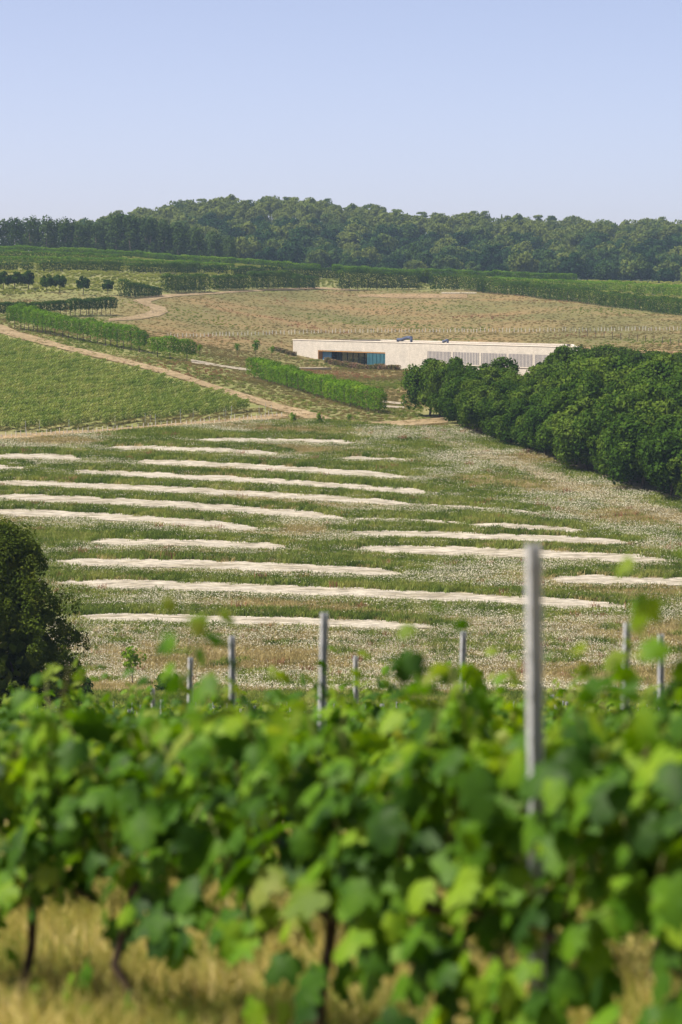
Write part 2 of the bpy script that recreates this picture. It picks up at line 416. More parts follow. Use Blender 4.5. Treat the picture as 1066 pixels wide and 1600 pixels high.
STRIPS = [((304, 688), (430, 688), (561, 692), 5), ((161, 700), (290, 702), (440, 710), 6.5), ((-30, 715), (60, 714), (129, 717), 8), ((-30, 731), (0, 730), (45, 732), 6),
          ((530, 717), (590, 717), (642, 720), 5), ((205, 721), (420, 731), (645, 746), 8), ((101, 737), (395, 751), (690, 772), 8), ((-30, 753), (300, 767), (655, 789), 8.5),
          ((-30, 776), (280, 790), (545, 811), 10), ((-30, 800), (210, 811), (412, 828), 10), ((729, 821), (820, 824), (916, 832), 7), ((132, 848), (290, 849), (455, 856), 9.5),
          ((539, 833), (740, 838), (985, 849), 9.5), ((549, 858), (780, 864), (1052, 877), 12), ((81, 879), (350, 884), (637, 897), 11.5), ((855, 906), (960, 907), (1100, 912), 11),
          ((81, 910), (540, 926), (990, 949), 12.5), ((112, 965), (400, 970), (690, 981), 11), ((655, 789), (750, 794), (850, 803), 3), ((545, 811), (640, 813), (735, 819), 3)]
def strip_curve(s):
    (xa, ya), (xm, ym), (xb, yb), th = s
    a = np.polyfit([xa, xm, xb], [ya, ym, yb], 2)
    return xa, xb, a, th
SC = [strip_curve(s) for s in STRIPS]
for i, (xa, xb, a, th) in enumerate(SC):
    th *= 1.2
    xs = np.linspace(xa, xb, 40); e = (xs - xa) / (xb - xa)
    half = th / 2 * np.clip(np.minimum(e, 1 - e) / .10, 0, 1) ** .6
    yc = np.polyval(a, xs)
    sheet('chalk_strip', list(zip(xs, yc - half)), list(zip(xs, yc + half)), M_chalk, .06, 110, 5, .22, 20 + i, dmin=175)

# ------------------------------------------------------------------ materials for plants
M_belt = leaf_mat('belt_leaf', [(.1, (.018, .042, .006)), (.45, (.042, .086, .010)), (.8, (.095, .145, .018))], .22, 0, .5, rnd=.45)
M_hedge = leaf_mat('hedge_leaf', [(.1, (.042, .098, .007)), (.5, (.09, .178, .012)), (.85, (.16, .25, .020))], .28, 0, .35, rnd=.3)
M_hedged = leaf_mat('dark_hedge_leaf', [(.1, (.018, .045, .006)), (.5, (.036, .075, .009)), (.85, (.07, .115, .015))], .25, 0, .35, rnd=.3)
M_wood = leaf_mat('wood_leaf', [(.05, (.013, .034, .013)), (.35, (.026, .060, .018)), (.65, (.050, .088, .022)), (.92, (.12, .15, .032))], .2, 0, .05, rnd=1.0)
M_pine = leaf_mat('pine_leaf', [(.1, (.020, .036, .018)), (.6, (.034, .056, .026)), (.9, (.055, .07, .032))], .12, 0, .1, rnd=.7)
M_plant = leaf_mat('plantation_leaf', [(.1, (.024, .046, .012)), (.6, (.044, .076, .018)), (.9, (.07, .105, .028))], .15, 0, .08, rnd=.6)
M_yew = leaf_mat('yew_leaf', [(.1, (.034, .058, .008)), (.5, (.075, .105, .014)), (.85, (.16, .165, .024))], .15, 0, 1.2, rnd=.2)
M_bark = surf_mat('bark', [(.3, (.07, .055, .04)), (.7, (.15, .12, .09))], 4, bump=.4)
M_vbark = surf_mat('vine_bark', [(.3, (.035, .022, .015)), (.7, (.11, .075, .05))], 30, bump=.6, bscale=80)
M_vleaf = leaf_mat('vine_leaf', [(.05, (.016, .052, .004)), (.4, (.044, .118, .006)), (.7, (.092, .200, .007)), (.95, (.165, .27, .012))], .42, .15, 4.0, (1.6, 1.45, .3), rnd=.8)
M_yleaf = leaf_mat('young_vine_leaf', [(.1, (.11, .19, .015)), (.6, (.17, .25, .025)), (.9, (.24, .28, .06))], .5, .15, 4.0, (1.25, 1.2, .4), rnd=.6)
M_shoot = surf_mat('shoot', [(.3, (.10, .14, .03)), (.7, (.20, .18, .07))], 8, rough=.6)
M_bunch = surf_mat('flower_cluster', [(.3, (.28, .28, .07)), (.7, (.45, .40, .14))], 40)
M_steel = surf_mat('galvanised_steel', [(.3, (.36, .38, .40)), (.7, (.50, .52, .54))], 9, rough=.5, spec=.5, metallic=.2, fine=(60, .15))
M_guard = surf_mat('guard_plastic', [(.3, (.50, .47, .40)), (.7, (.64, .61, .54))], 3)

# ------------------------------------------------------------------ trees
def broadleaf(rng, R, H, z0, n, size, nclump=26, low=-.5, jag=.25):
    d = rdir(nclump * 3, rng); d = d[d[:, 2] > low][:nclump]
    ax = np.array([R, R, H / 2])
    c = d * ax * rng.uniform(.55, .9, (len(d), 1)); c[:, 2] += z0 + H / 2
    cr = R * rng.uniform(.24, .44, len(d))
    k = rng.integers(0, len(d), n)
    v = unit(rdir(n, rng) + .55 * d[k] + np.array([0, 0, .35]))
    C = c[k] + v * (cr[k] * rng.uniform(.7, 1.05 + jag * .4, n))[:, None]
    C[:, 2] = np.maximum(C[:, 2], z0 * .6 + rng.uniform(0, .3, n))
    N = v + .75 * rdir(n, rng)
    S = size * rng.uniform(.6, 1.35, n)
    m = n // 5      # an opaque heart of darker inner leaves
    Ci = rdir(m, rng) * ax * rng.uniform(.2, .62, (m, 1)); Ci[:, 2] += z0 + H / 2
    C = np.concatenate([C, Ci]); N = np.concatenate([N, rdir(m, rng)]); S = np.concatenate([S, size * 1.6 * np.ones(m)])
    return cards(C, N, S, rng)
def limbs(rng, h, r, spread, n=4):
    P = np.array([[0, 0, -.3], [rng.normal() * .04 * h, rng.normal() * .04 * h, h * .35], [rng.normal() * .06 * h, rng.normal() * .06 * h, h * .8]])
    parts = [tube(P, [r, r * .75, r * .3], 6)]
    for i in range(n):
        a = rng.uniform(0, 6.28); b = P[1] + (P[2] - P[1]) * rng.uniform(0, .6)
        e = b + np.array([math.cos(a) * spread, math.sin(a) * spread, h * rng.uniform(.2, .4)])
        parts.append(tube([b, (b + e) / 2 + [0, 0, .05 * h], e], [r * .45, r * .3, r * .12], 5))
    return join(parts)
def pine(rng, R, H, n, size):
    nc = 9
    a = rng.uniform(0, 6.28, nc); rr = R * rng.uniform(.1, .8, nc)
    c = np.stack([np.cos(a) * rr, np.sin(a) * rr, H * rng.uniform(.45, .97, nc)], -1); c[0] = [0, 0, H * .95]
    k = rng.integers(0, nc, n); v = unit(rdir(n, rng) * [1, 1, .6] + [0, 0, .4])
    C = c[k] + v * [1, 1, .55] * (R * .5 * rng.uniform(.5, 1.05, n))[:, None]
    return cards(C, v + .8 * rdir(n, rng), size * rng.uniform(.6, 1.3, n), rng)
def fir(rng, R, H, n, size):
    t = rng.uniform(0, 1, n) ** .7; a = rng.uniform(0, 6.28, n); lay = 1 - .35 * ((t * 9) % 1)
    rr = R * (t + .05) * lay * rng.uniform(.75, 1, n)
    C = np.stack([np.cos(a) * rr, np.sin(a) * rr, H * (1 - t * .92)], -1)
    return cards(C, np.stack([np.cos(a), np.sin(a), 0 * a + .6], -1) + .5 * rdir(n, rng), size * rng.uniform(.6, 1.3, n), rng)
def tall_tree(rng, R, H, n, size):     # upright narrow crown of an even-aged stand
    nc = 17
    t = np.linspace(.06, .98, nc); a = rng.uniform(0, 6.28, nc); rr = R * .5 * np.sqrt(1.05 - t) * 1.3
    c = np.stack([np.cos(a) * rr, np.sin(a) * rr, H * t], -1)
    k = rng.integers(0, nc, n); v = unit(rdir(n, rng) + [0, 0, .3])
    C = c[k] + v * [1, 1, 1.25] * (R * .5 * rng.uniform(.6, 1.05, n))[:, None]
    return cards(C, v + .6 * rdir(n, rng), size * rng.uniform(.6, 1.3, n), rng)

def protos(kind, k, mat, **kw):
    out = []
    for i in range(k):
        rng = np.random.default_rng(100 + i + 31 * len(kind))
        if kind == 'wood': cv = broadleaf(rng, 5.2, 9.0, 2.2, 900, 1.0, 24, -.35); tv = limbs(rng, 9, .28, 2.5)
        elif kind == 'pine': cv = pine(rng, 4.0, 13, 700, .95); tv = limbs(rng, 13, .25, 1.8)
        elif kind == 'fir': cv = fir(rng, 2.6, 13, 600, .9); tv = limbs(rng, 12, .2, .5, 2)
        elif kind == 'stand': cv = tall_tree(rng, 3.0, 11, 900, .7); tv = limbs(rng, 10, .18, 1.0, 3)
        elif kind == 'belt': cv = broadleaf(rng, 3.0, 6.75, .06, 5600, .34, 46, -.8); tv = limbs(rng, 5, .16, 1.4)
        elif kind == 'lone': cv = broadleaf(rng, 1.5, 2.7, 1.1, 1500, .34, 26, -.7); tv = limbs(rng, 2.6, .10, .7)
        elif kind == 'shrub': cv = broadleaf(rng, 1.5, 2.6, .15, 1500, .34, 26, -.8); tv = limbs(rng, 2, .09, .7)
        elif kind == 'sapling': cv = broadleaf(rng, .55, 1.5, .8, 260, .17, 16, -.9, .6); tv = limbs(rng, 2.0, .035, .3)
        out.append((mesh_arr(kind + '_crown', *cv, mat), mesh_arr(kind + '_trunk', *tv, M_bark, True)))
    return out
def place_tree(name, pr, P, s, rz, label, cat='tree', group=None, sz=None):
    e = empty(name, P, rz); e.scale = (s, s, sz or s)
    tag(e, label, cat, group)
    obj('trunk', pr[1], e); obj('crown', pr[0], e)
    return e

# far wooded hill
PW, PP, PF, PS = protos('wood', 7, M_wood), protos('pine', 5, M_pine), protos('fir', 3, M_pine), protos('stand', 5, M_plant)
rng = np.random.default_rng(77)
cand = []
for d in np.arange(1010, 1425, 13.0):
    x = -200 + rng.uniform(0, 40)
    while x < 1270:
        dd = d + rng.uniform(-5, 5); X = (x - 533) / F * dd
        if np.interp(x, FARX, FARY) < 389 or dd < 1250 and x > 350:
            cand.append((dd, x, X))
        x += rng.uniform(7.5, 11) * F / d
rest = []
P3 = []
for dd, x, X in cand:
    z = float(zf(X, dd)); crest = sstep(dd, 1270, 1400)
    p = rng.random()
    if p < crest * .8: kind, pr = 'pine_tree', (PP[rng.integers(5)] if rng.random() < .8 else PF[rng.integers(3)])
    else: kind, pr = 'broadleaf_tree', PW[rng.integers(7)]
    s = rng.uniform(.58, 1.08) * (.74 if kind == 'pine_tree' else .88)
    top_y = float(to_pix(np.array([X, dd, z + 11 * s]))[1])
    P3.append((dd, x, X, z, kind, pr, s, top_y))
# those whose crown shows above the hedges nearest first
P3.sort(key=lambda q: q[0])
vis = [q for q in P3 if -15 < q[1] < 1081 and q[7] < 428 and not (q[1] < 330 and q[7] > 350)]
vis_set = set(id(q) for q in vis[:300])
for q in P3:
    dd, x, X, z, kind, pr, s, ty = q
    if id(q) in vis_set:
        if kind == 'pine_tree':
            place_tree(kind, pr, (X, dd, z), s, rng.uniform(0, 6.28), 'dark blue-green pine on the crest of the far wooded hill', 'tree', 'pines on the far hill', s * rng.uniform(.85, 1.1))
        else:
            place_tree(kind, pr, (X, dd, z), s, rng.uniform(0, 6.28), 'rounded broadleaf tree in the wood on the far hillside', 'tree', 'broadleaf trees on the far hill', s * rng.uniform(.85, 1.15))
    else: rest.append(q)
parts = []
for q in rest:
    dd, x, X, z, kind, pr, s, ty = q
    me = pr[0]; n = len(me.vertices); co = np.empty(n * 3, np.float32); me.vertices.foreach_get('co', co); co = co.reshape(-1, 3)
    parts.append((co * s + [X, dd, z], np.arange(n).reshape(-1, 4)))
if parts:
    o = obj('woodland', mesh_arr('woodland', *join(parts), M_wood)); tag(o, 'rest of the wood on the far hill behind the nearer trees', 'woodland', kind='stuff')

# darker even-aged stand on the left
rng = np.random.default_rng(3)
for d in (925, 937, 949, 961):
    x = -75 + rng.uniform(0, 15)
    while x < 372:
        top = np.interp(x, [-40, 0, 60, 130, 145, 180, 250, 320, 345, 372], [348, 347, 342, 348, 352, 338, 348, 358, 366, 384]) + rng.uniform(-3, 5)
        dd = d + rng.uniform(-3, 3); X = (x - 533) / F * dd; z = float(zf(X, dd)); zt = float(slope(top)) * dd
        s = max(.35, (zt - z) / 11.6)
        place_tree('plantation_tree', PS[rng.integers(5)], (X, dd, z), min(s, 1.15), rng.uniform(0, 6.28), 'slender dark tree in the even stand left of the wooded hill', 'tree', 'even-aged stand on the left skyline', s)
        x += rng.uniform(3.6, 5.6) * F / d

# ------------------------------------------------------------------ tree belt on the right
M_belt2 = leaf_mat('belt_leaf_light', [(.1, (.024, .050, .007)), (.45, (.05, .095, .011)), (.8, (.10, .15, .02))], .25, 0, .5, rnd=.4)
PB = protos('belt', 7, M_belt)
for i_ in (1, 4): PB[i_][0].materials[0] = M_belt2
rng = np.random.default_rng(21)
base = hit([632, 670, 720, 800, 880, 960, 1030, 1080, 1130], [650, 660, 680, 707, 738, 765, 786, 803, 822], 150)
seg = np.r_[0, np.cumsum(np.hypot(*np.diff(base[:, :2], axis=0).T))]
perp = np.array([.97, .25])
for row, (off, h0) in enumerate(((2.6, 6.0), (6.2, 6.9), (10.0, 7.2), (14.0, 7.2), (18, 7.4))):
    s = 0.5 + row * 1.3
    while s < seg[-1]:
        t = s + rng.uniform(-.6, .6)
        X = np.interp(t, seg, base[:, 0]) + perp[0] * off + rng.uniform(-.5, .5); Y = np.interp(t, seg, base[:, 1]) + perp[1] * off
        px = 533 + F * X / Y
        if px < 1100:
            h = h0 * np.interp(px, [640, 760, 800, 840, 900, 1066], [1.0, .95, .72, .74, 1.0, 1.08]) * rng.uniform(.8, 1.16)
            place_tree('belt_tree', PB[rng.integers(7)], (X, Y, float(zf(X, Y))), h / 6.9 * rng.uniform(.78, 1.2), rng.uniform(0, 6.28),
                       'dense dark green tree in the belt right of the striped meadow', 'tree', 'tree belt below the building', h / 6.9)  # broadleaf trees massed in a belt, not standing in a hedgerow
        s += rng.uniform(3.6, 4.6)
for px in np.arange(858, 1100, 17.0):
    for d in (398, 406):
        x = px + rng.uniform(-6, 6); X = (x - 533) / F * d; z = float(zf(X, d))
        top = np.interp(x, [850, 875, 930, 1000, 1066], [570, 551, 545, 551, 555]) + rng.uniform(-4, 4)
        h = float(slope(top)) * d - z; h = max(h, 3)
        place_tree('belt_tree', PB[rng.integers(7)], (X, d, z), h / 6.7 * .95, rng.uniform(0, 6.28), 'dense dark tree at the back of the belt by the wall end', 'tree', 'back trees of the belt beside the building', h / 6.7)

# ------------------------------------------------------------------ hedges
def hedge(name, pl, hpx, label, mat, rng, thick=1.7, stem=0.0, size_=.30, dens=1.0, dmin=300, spacing=2.4, group=None, cat='hedge', depth=None):
    """pl: photo polyline of the foot of the hedge; hpx: height in photo pixels at its start and end"""
    size = size_ * .8
    a = np.array(pl, float); n = 40
    s = np.r_[0, np.cumsum(np.hypot(*np.diff(a, axis=0).T))]; t = np.linspace(0, s[-1], n)
    P = hit(np.interp(t, s, a[:, 0]), np.interp(t, s, a[:, 1]), dmin)
    if depth is not None:
        P[:, 1] = np.linspace(depth[0], depth[1], n); P[:, 0] = (np.interp(t, s, a[:, 0]) - 533) / F * P[:, 1]; P[:, 2] = zf(P[:, 0], P[:, 1])
    k = np.ones(7) / 7; Pp = np.pad(P[:, 1], 3, mode='edge'); P[:, 1] = np.convolve(Pp, k, 'valid'); P[:, 2] = zf(P[:, 0], P[:, 1])
    hm = np.interp(np.linspace(0, 1, n), np.linspace(0, 1, len(hpx)), hpx) * P[:, 1] / F * 1.05
    L = np.r_[0, np.cumsum(np.hypot(*np.diff(P[:, :2], axis=0).T))]
    ln = L[-1]; o0 = P[n // 2].copy()
    e = empty(name, o0); tag(e, label, cat, group)
    ntree = max(1, int(ln / spacing)); pos = (np.arange(ntree) + .5) * ln / ntree
    th = rng.uniform(.88, 1.1, ntree); tw = rng.uniform(.85, 1.15, ntree)
    N = int(dens * ln * (2 * hm.mean() + thick) / (size * size) * (1.35 if stem else 1.7))
    u = rng.uniform(-.01, 1.01, N) * ln
    it = np.clip((u / ln * ntree).astype(int), 0, ntree - 1)
    loc = np.abs(u - pos[it]) / (ln / ntree) * 2          # 0 at a tree's middle, 1 between trees
    H = np.interp(u, L, hm) * th[it] * (1 - (.13 if stem else .06) * loc ** 2); W = thick / 2 * tw[it] * (1 - (.34 if stem else .14) * loc ** 2)
    st = stem * H * (1 + .5 * (loc - .5))
    # position on a rounded box section
    q = rng.uniform(0, 1, N); per = 2 * (H - st) + 2 * W; c = q * per
    y = np.where(c < H - st, -W, np.where(c < H - st + 2 * W, c - (H - st) - W, W))
    zz = np.where(c < H - st, st + c, np.where(c < H - st + 2 * W, H, H - (c - (H - st) - 2 * W)))
    nx = rng.normal(size=N) * .3
    cy = y / np.maximum(W, .01); cz = (zz - (H + st) / 2) / np.maximum((H - st) / 2, .01)
    rr = np.maximum(1, (np.abs(cy) ** 5 + np.abs(cz) ** 5) ** .2); y = y / rr; zz = (H + st) / 2 + (zz - (H + st) / 2) / rr
    jit = rng.normal(size=(N, 3)) * [.10, .09, .06]
    inw = rng.uniform(.8, 1.03, N)
    y = y * inw; zz = (H + st) / 2 + (zz - (H + st) / 2) * inw
    endc = np.minimum(u, ln - u)
    X = np.interp(u, L, P[:, 0]); Y = np.interp(u, L, P[:, 1]); Z = np.interp(u, L, P[:, 2])
    dx = np.interp(u, L, np.gradient(P[:, 0])); dy = np.interp(u, L, np.gradient(P[:, 1])); g = np.hypot(dx, dy); dx, dy = dx / g, dy / g
    C = np.stack([X - dy * y, Y + dx * y, Z + zz], -1) + jit - o0
    Nn = np.stack([-dy * cy ** 3, dx * cy ** 3, np.maximum(cz, -.2) ** 3], -1) + rdir(N, rng) * .75
    Nn[:, 0] += dx * np.where(u < 1, -1, np.where(u > ln - 1, 1, 0)); Nn[:, 1] += dy * np.where(u < 1, -1, np.where(u > ln - 1, 1, 0))
    V, Fc = cards(C, Nn, size * rng.uniform(.6, 1.4, N), rng)
    fo = obj('foliage', mesh_arr('foliage', V, Fc, mat), e)
    tm = mesh_arr('hedge_stem', *limbs(np.random.default_rng(4), float(hm.mean()) * .8, .07, .4, 2), M_bark, True)
    for p in pos[:60]:
        x, y, z = np.interp(p, L, P[:, 0]), np.interp(p, L, P[:, 1]), np.interp(p, L, P[:, 2])
        obj('stem', tm, e, (x - o0[0] + rng.normal() * .1, y - o0[1] + rng.normal() * .1, z - o0[2]), rng.uniform(0, 6))
    return e
rng = np.random.default_rng(8)
G = 'clipped windbreak hedges on the hillside'
hedge('windbreak_hedge', [(16, 512), (60, 520), (120, 532), (180, 543), (229, 552)], (36, 36, 35), 'long bright clipped hedge on stems along the upper edge of the dirt track', M_hedge, rng, 1.9, .30, .24, 1.4, group=G)
hedge('windbreak_hedge', [(235, 556), (270, 562), (306, 566)], (33, 31), 'short clipped hedge on stems just right of the long trackside hedge', M_hedge, rng, 1.9, .30, .24, 1.4, group=G)
hedge('windbreak_hedge', [(392, 588), (430, 600), (480, 614), (540, 633), (598, 648)], (30, 34, 35), 'clipped hedge running downhill in front of the building to the track', M_hedge, rng, 2.0, .12, .22, 1.4, group=G)
hedge('windbreak_hedge', [(-80, 503), (60, 496), (120, 493), (180, 491)], (24, 24, 25), 'dark hedge on bare stems behind the long trackside hedge', M_hedged, rng, 1.9, .34, .28, 1.3, group=G)
hedge('windbreak_hedge', [(190, 465), (220, 464), (248, 462)], (27, 20, 12), 'low hedge stub sloping down to the right at the bend of the track', M_hedged, rng, 2.2, 0, .3, 1.2, group=G)
hedge('windbreak_hedge', [(256, 457), (324, 455)], (27, 25), 'square dark hedge block beside the top of the winding track', M_hedged, rng, 2.2, 0, .3, 1.2, group=G)
hedge('windbreak_hedge', [(332, 453), (385, 452)], (24, 20), 'hedge block third from the left above the tan field', M_hedged, rng, 2.2, 0, .3, 1.1, group=G)
hedge('windbreak_hedge', [(390, 452), (452, 451)], (27, 27), 'largest hedge block above the middle of the tan field', M_hedged, rng, 2.2, 0, .3, 1.2, group=G)
hedge('windbreak_hedge', [(454, 451), (474, 451)], (21, 21), 'narrow hedge block left of the gap above the tan field', M_hedged, rng, 2.0, 0, .3, 1.1, group=G)
hedge('windbreak_hedge', [(477, 451), (496, 451)], (20, 21), 'narrow hedge block at the left side of the wide gap above the field', M_hedged, rng, 2.0, 0, .3, 1.1, group=G)
hedge('windbreak_hedge', [(528, 453), (590, 453), (657, 452)], (33, 30, 25), 'dark clipped hedge behind the top of the tan field, left of the dry gap', M_hedged, rng, 2.2, 0, .3, 1.2, group=G)
hedge('windbreak_hedge', [(672, 454), (720, 453), (760, 457)], (26, 25, 25), 'dark clipped hedge right of the dry gap above the tan field', M_hedged, rng, 2.2, 0, .3, 1.2, group=G)
hedge('windbreak_hedge', [(750, 456), (830, 464), (920, 475), (1000, 485), (1150, 504)], (22, 22, 24, 27), 'long hedge sloping down to the right edge along the tan field', M_hedged, rng, 2.2, 0, .3, 1.2, group=G)
hedge('windbreak_hedge', [(770, 449), (860, 452), (960, 456), (1150, 470)], (16, 16, 18), 'second long hedge behind the sloping hedge on the right', M_hedge, rng, 2.2, 0, .3, 1.1, group=G)
hedge('windbreak_hedge', [(60, 424), (125, 424), (191, 425)], (15, 16), 'long low hedge left of centre below the crest vineyard hedges', M_hedged, rng, 2.0, 0, .3, 1.2, group=G)
hedge('windbreak_hedge', [(201, 426), (310, 428)], (15, 16), 'low hedge in the crest rows right of the first one', M_hedged, rng, 2.0, 0, .3, 1.2, group=G)
hedge('windbreak_hedge', [(317, 428), (353, 428)], (14, 13), 'short low hedge in the crest rows between two longer ones', M_hedged, rng, 2.0, 0, .3, 1.2, group=G)
hedge('windbreak_hedge', [(365, 433), (450, 434), (530, 437)], (16, 17), 'long low crest hedge ending above the gap in the field blocks', M_hedged, rng, 2.0, 0, .3, 1.2, group=G)
hedge('windbreak_hedge', [(-80, 409), (120, 415), (240, 419), (365, 424)], (12, 13), 'unbroken hedge line across the left slope under the topmost rows', M_hedge, rng, 2.0, 0, .30, 1.2, group=G)
hedge('windbreak_hedge', [(-80, 400), (90, 406), (188, 409)], (12, 12), 'second hedge line from the top at the left skyline', M_hedge, rng, 2.0, 0, .30, 1.2, group=G)
hedge('windbreak_hedge', [(-80, 393), (150, 400), (300, 412), (500, 424)], (11, 12, 12), 'topmost hedge line along the left crest under the dark stand', M_hedge, rng, 2.0, 0, .30, 1.2, group=G, depth=(842, 846))
hedge('windbreak_hedge', [(520, 428), (640, 432), (760, 436), (900, 440)], (12, 13, 12), 'thin topmost hedge line on the crest in front of the far wood', M_hedge, rng, 2.0, 0, .30, 1.2, group=G, depth=(850, 850))
hedge('windbreak_hedge', [(-15, 424), (28, 424)], (13, 13), 'short hedge touching the left edge below the crest lines', M_hedged, rng, 2.0, 0, .3, 1.1, group=G)
hedge('windbreak_hedge', [(31, 424), (52, 424)], (12, 12), 'tiny dark hedge bush second from the left edge below the crest', M_hedged, rng, 2.0, 0, .3, 1.1, group=G)

# single trees of the broken row on the left
PL = protos('lone', 5, M_hedged); PSH = protos('shrub', 4, M_hedged); PSA = protos('sapling', 4, M_hedge)
def at(px, py, dmin=300): return tuple(hit([px], [py], dmin)[0])
LT = [(6, 454, 29, 'first tree of the broken row at the left edge'), (24, 454, 29, 'second tree of the broken row at the left edge'), (44, 454, 30, 'third tree of the broken row near the left edge'),
      (74, 457, 27, 'left one of a touching pair of trees on stems above the dark hedge'), (93, 457, 27, 'right one of a touching pair of trees on stems above the dark hedge'),
      (130, 460, 27, 'small lone tree on two stems between the pair and the round bush'), (169, 461, 24, 'low round lone bush left of the hedge stub')]
for i, (px, py, hp, lb) in enumerate(LT):
    P = at(px, py); h = hp * P[1] / F
    place_tree('clipped_tree', PL[i % 5], P, h / 3.9, rng.uniform(0, 6), lb, 'tree', 'broken row of trees on the left slope', h / 3.9)
for i, (px, py, hp, lb) in enumerate(((400, 558, 30, 'slim young tree standing in the tan field left of the building'), (371, 556, 22, 'small sapling left of the slim young tree by the footpath'),
                                     (425, 559, 20, 'small sapling between the slim young tree and the building'), (459, 668, 26, 'sapling on the near side of the dirt track above the meadow'),
                                     (500, 668, 26, 'bushy sapling at the fork of the dirt track'), (546, 662, 16, 'tiny sapling on the fork of the track by the tree belt'), (208, 1075, 70, 'young green sapling in the chamomile meadow behind the vines'),
                                     (312, 556, 20, 'tiny sapling right of the short clipped hedge'))):
    P = at(px, py, 150); h = hp * P[1] / F
    place_tree('young_tree', PSA[i % 4], P, h / 2.4, i, lb, 'tree', None, h / 2.4)
rngs = np.random.default_rng(9)
for i, (px, py, hp, lb) in enumerate(((262, 1085, 34, 'small bush at the meadow edge right of the sapling'), (118, 1105, 46, 'pale bush at the foot of the big dark conifer'), (665, 445, 22, 'dry pale shrub in the gap between the two dark hedges'))):
    P = at(px, py, 150); h = hp * P[1] / F
    place_tree('shrub', PSH[i % 4], P, h / 2.8, i, lb, 'shrub', None, h / 2.8)

# big dark conifer on the left
rng = np.random.default_rng(14)
d = 118.0; X = (6 - 533) / F * d; z = float(zf(X, d))
ec = empty('conifer', (X, d, z)); tag(ec, 'big dark bushy conifer at the left edge behind the vines', 'tree')
Hc = float(slope(818)) * d - z
n = 42000
nb = 260
t = rng.uniform(0, 1, nb) ** .8
az = rng.uniform(0, 6.28, nb)
prof_r = np.interp(t, [0, .12, .35, .55, .8, .93, 1], [2.3, 2.75, 2.9, 2.55, 1.55, 1.0, .35])
bc = np.stack([np.cos(az) * prof_r * rng.uniform(.62, 1.0, nb), np.sin(az) * prof_r * rng.uniform(.62, 1.0, nb), .15 + t * (Hc - .5)], -1)
br = rng.uniform(.22, .62, nb)
k = rng.integers(0, nb, n); v = unit(rdir(n, rng) + unit(bc[k] * [1, 1, 0]) * .6 + [0, 0, .45])
C = bc[k] + v * [1, 1, 1.25] * (br[k] * rng.uniform(.55, 1.1, n))[:, None]
Vc, Fc = cards(C, v + .9 * rdir(n, rng), .125 * rng.uniform(.6, 1.5, n), rng, .5)
m = 2500; tt = rng.uniform(0, .92, m); aa = rng.uniform(0, 6.28, m); rr = np.interp(tt, [0, .35, .8, 1], [2.0, 2.2, 1.1, .2]) * rng.uniform(.2, .85, m)
Vi, Fi = cards(np.stack([np.cos(aa) * rr, np.sin(aa) * rr, .1 + tt * Hc], -1), rdir(m, rng), .5, rng)
Va, Fa = join([(Vc, Fc), (Vi, Fi)])
obj('crown', mesh_arr('conifer_crown', Va, Fa, M_yew), ec)
obj('trunk', mesh_arr('conifer_trunk', *limbs(rng, Hc * .8, .25, 1.2, 5), M_bark, True), ec)

# ------------------------------------------------------------------ the building
def brick_mat():
    m, nt = _mat('pale_brick')
    tc = nt.nodes.new('ShaderNodeTexCoord')
    mp = nt.nodes.new('ShaderNodeMapping'); mp.inputs['Rotation'].default_value = (math.pi / 2, 0, 0)
    nt.links.new(tc.outputs['Object'], mp.inputs[0])
    br = nt.nodes.new('ShaderNodeTexBrick'); br.inputs['Scale'].default_value = 1.0
    br.inputs['Brick Width'].default_value = .55; br.inputs['Row Height'].default_value = .14; br.inputs['Mortar Size'].default_value = .012
    br.inputs['Color1'].default_value = (.53, .49, .42, 1); br.inputs['Color2'].default_value = (.45, .415, .355, 1); br.inputs['Mortar'].default_value = (.26, .235, .20, 1)
    nt.links.new(mp.outputs[0], br.inputs['Vector'])
    n = _noise(nt, .5, 5, .6, tc.outputs['Object']); r = _ramp(nt, [(.3, (.86, .86, .85)), (.7, (1.08, 1.07, 1.05))]); nt.links.new(n.outputs[0], r.inputs[0])
    c = _mix(nt, 1.0, br.outputs[0], r.outputs[0], 'MULTIPLY')
    p = nt.nodes.new('ShaderNodeBsdfPrincipled'); nt.links.new(c, p.inputs['Base Color']); p.inputs['Roughness'].default_value = .9
    out = nt.nodes.new('ShaderNodeOutputMaterial'); nt.links.new(p.outputs[0], out.inputs[0])
    return m
M_brick = brick_mat()
M_cope = surf_mat('coping_stone', [(.3, (.60, .54, .45)), (.7, (.70, .64, .54))], 2)
M_roof = surf_mat('roof_gravel', [(.3, (.16, .14, .11)), (.7, (.28, .24, .18))], 1)
M_timber = surf_mat('timber', [(.3, (.34, .17, .05)), (.7, (.48, .26, .09))], 3, stretch=(1, 1, 6))
M_teal = surf_mat('teal_panel', [(.3, (.018, .07, .095)), (.6, (.032, .105, .13)), (.8, (.08, .17, .19))], 1.2, rough=.5)
M_blue = surf_mat('blue_panel', [(.3, (.06, .18, .36)), (.7, (.12, .28, .46))], 1.5, rough=.5)
M_duct = surf_mat('blue_duct', [(.3, (.05, .065, .11)), (.7, (.085, .105, .165))], 2, rough=.5)
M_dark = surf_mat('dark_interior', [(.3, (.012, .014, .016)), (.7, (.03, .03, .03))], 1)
M_slit = surf_mat('louvre_backing', [(.3, (.10, .10, .12)), (.7, (.16, .155, .17))], 1)
def glass_mat():
    m, nt = _mat('window_glass')
    p = nt.nodes.new('ShaderNodeBsdfPrincipled'); p.inputs['Base Color'].default_value = (.03, .045, .045, 1); p.inputs['Roughness'].default_value = .08
    out = nt.nodes.new('ShaderNodeOutputMaterial'); nt.links.new(p.outputs[0], out.inputs[0]); return m
M_glass = glass_mat()
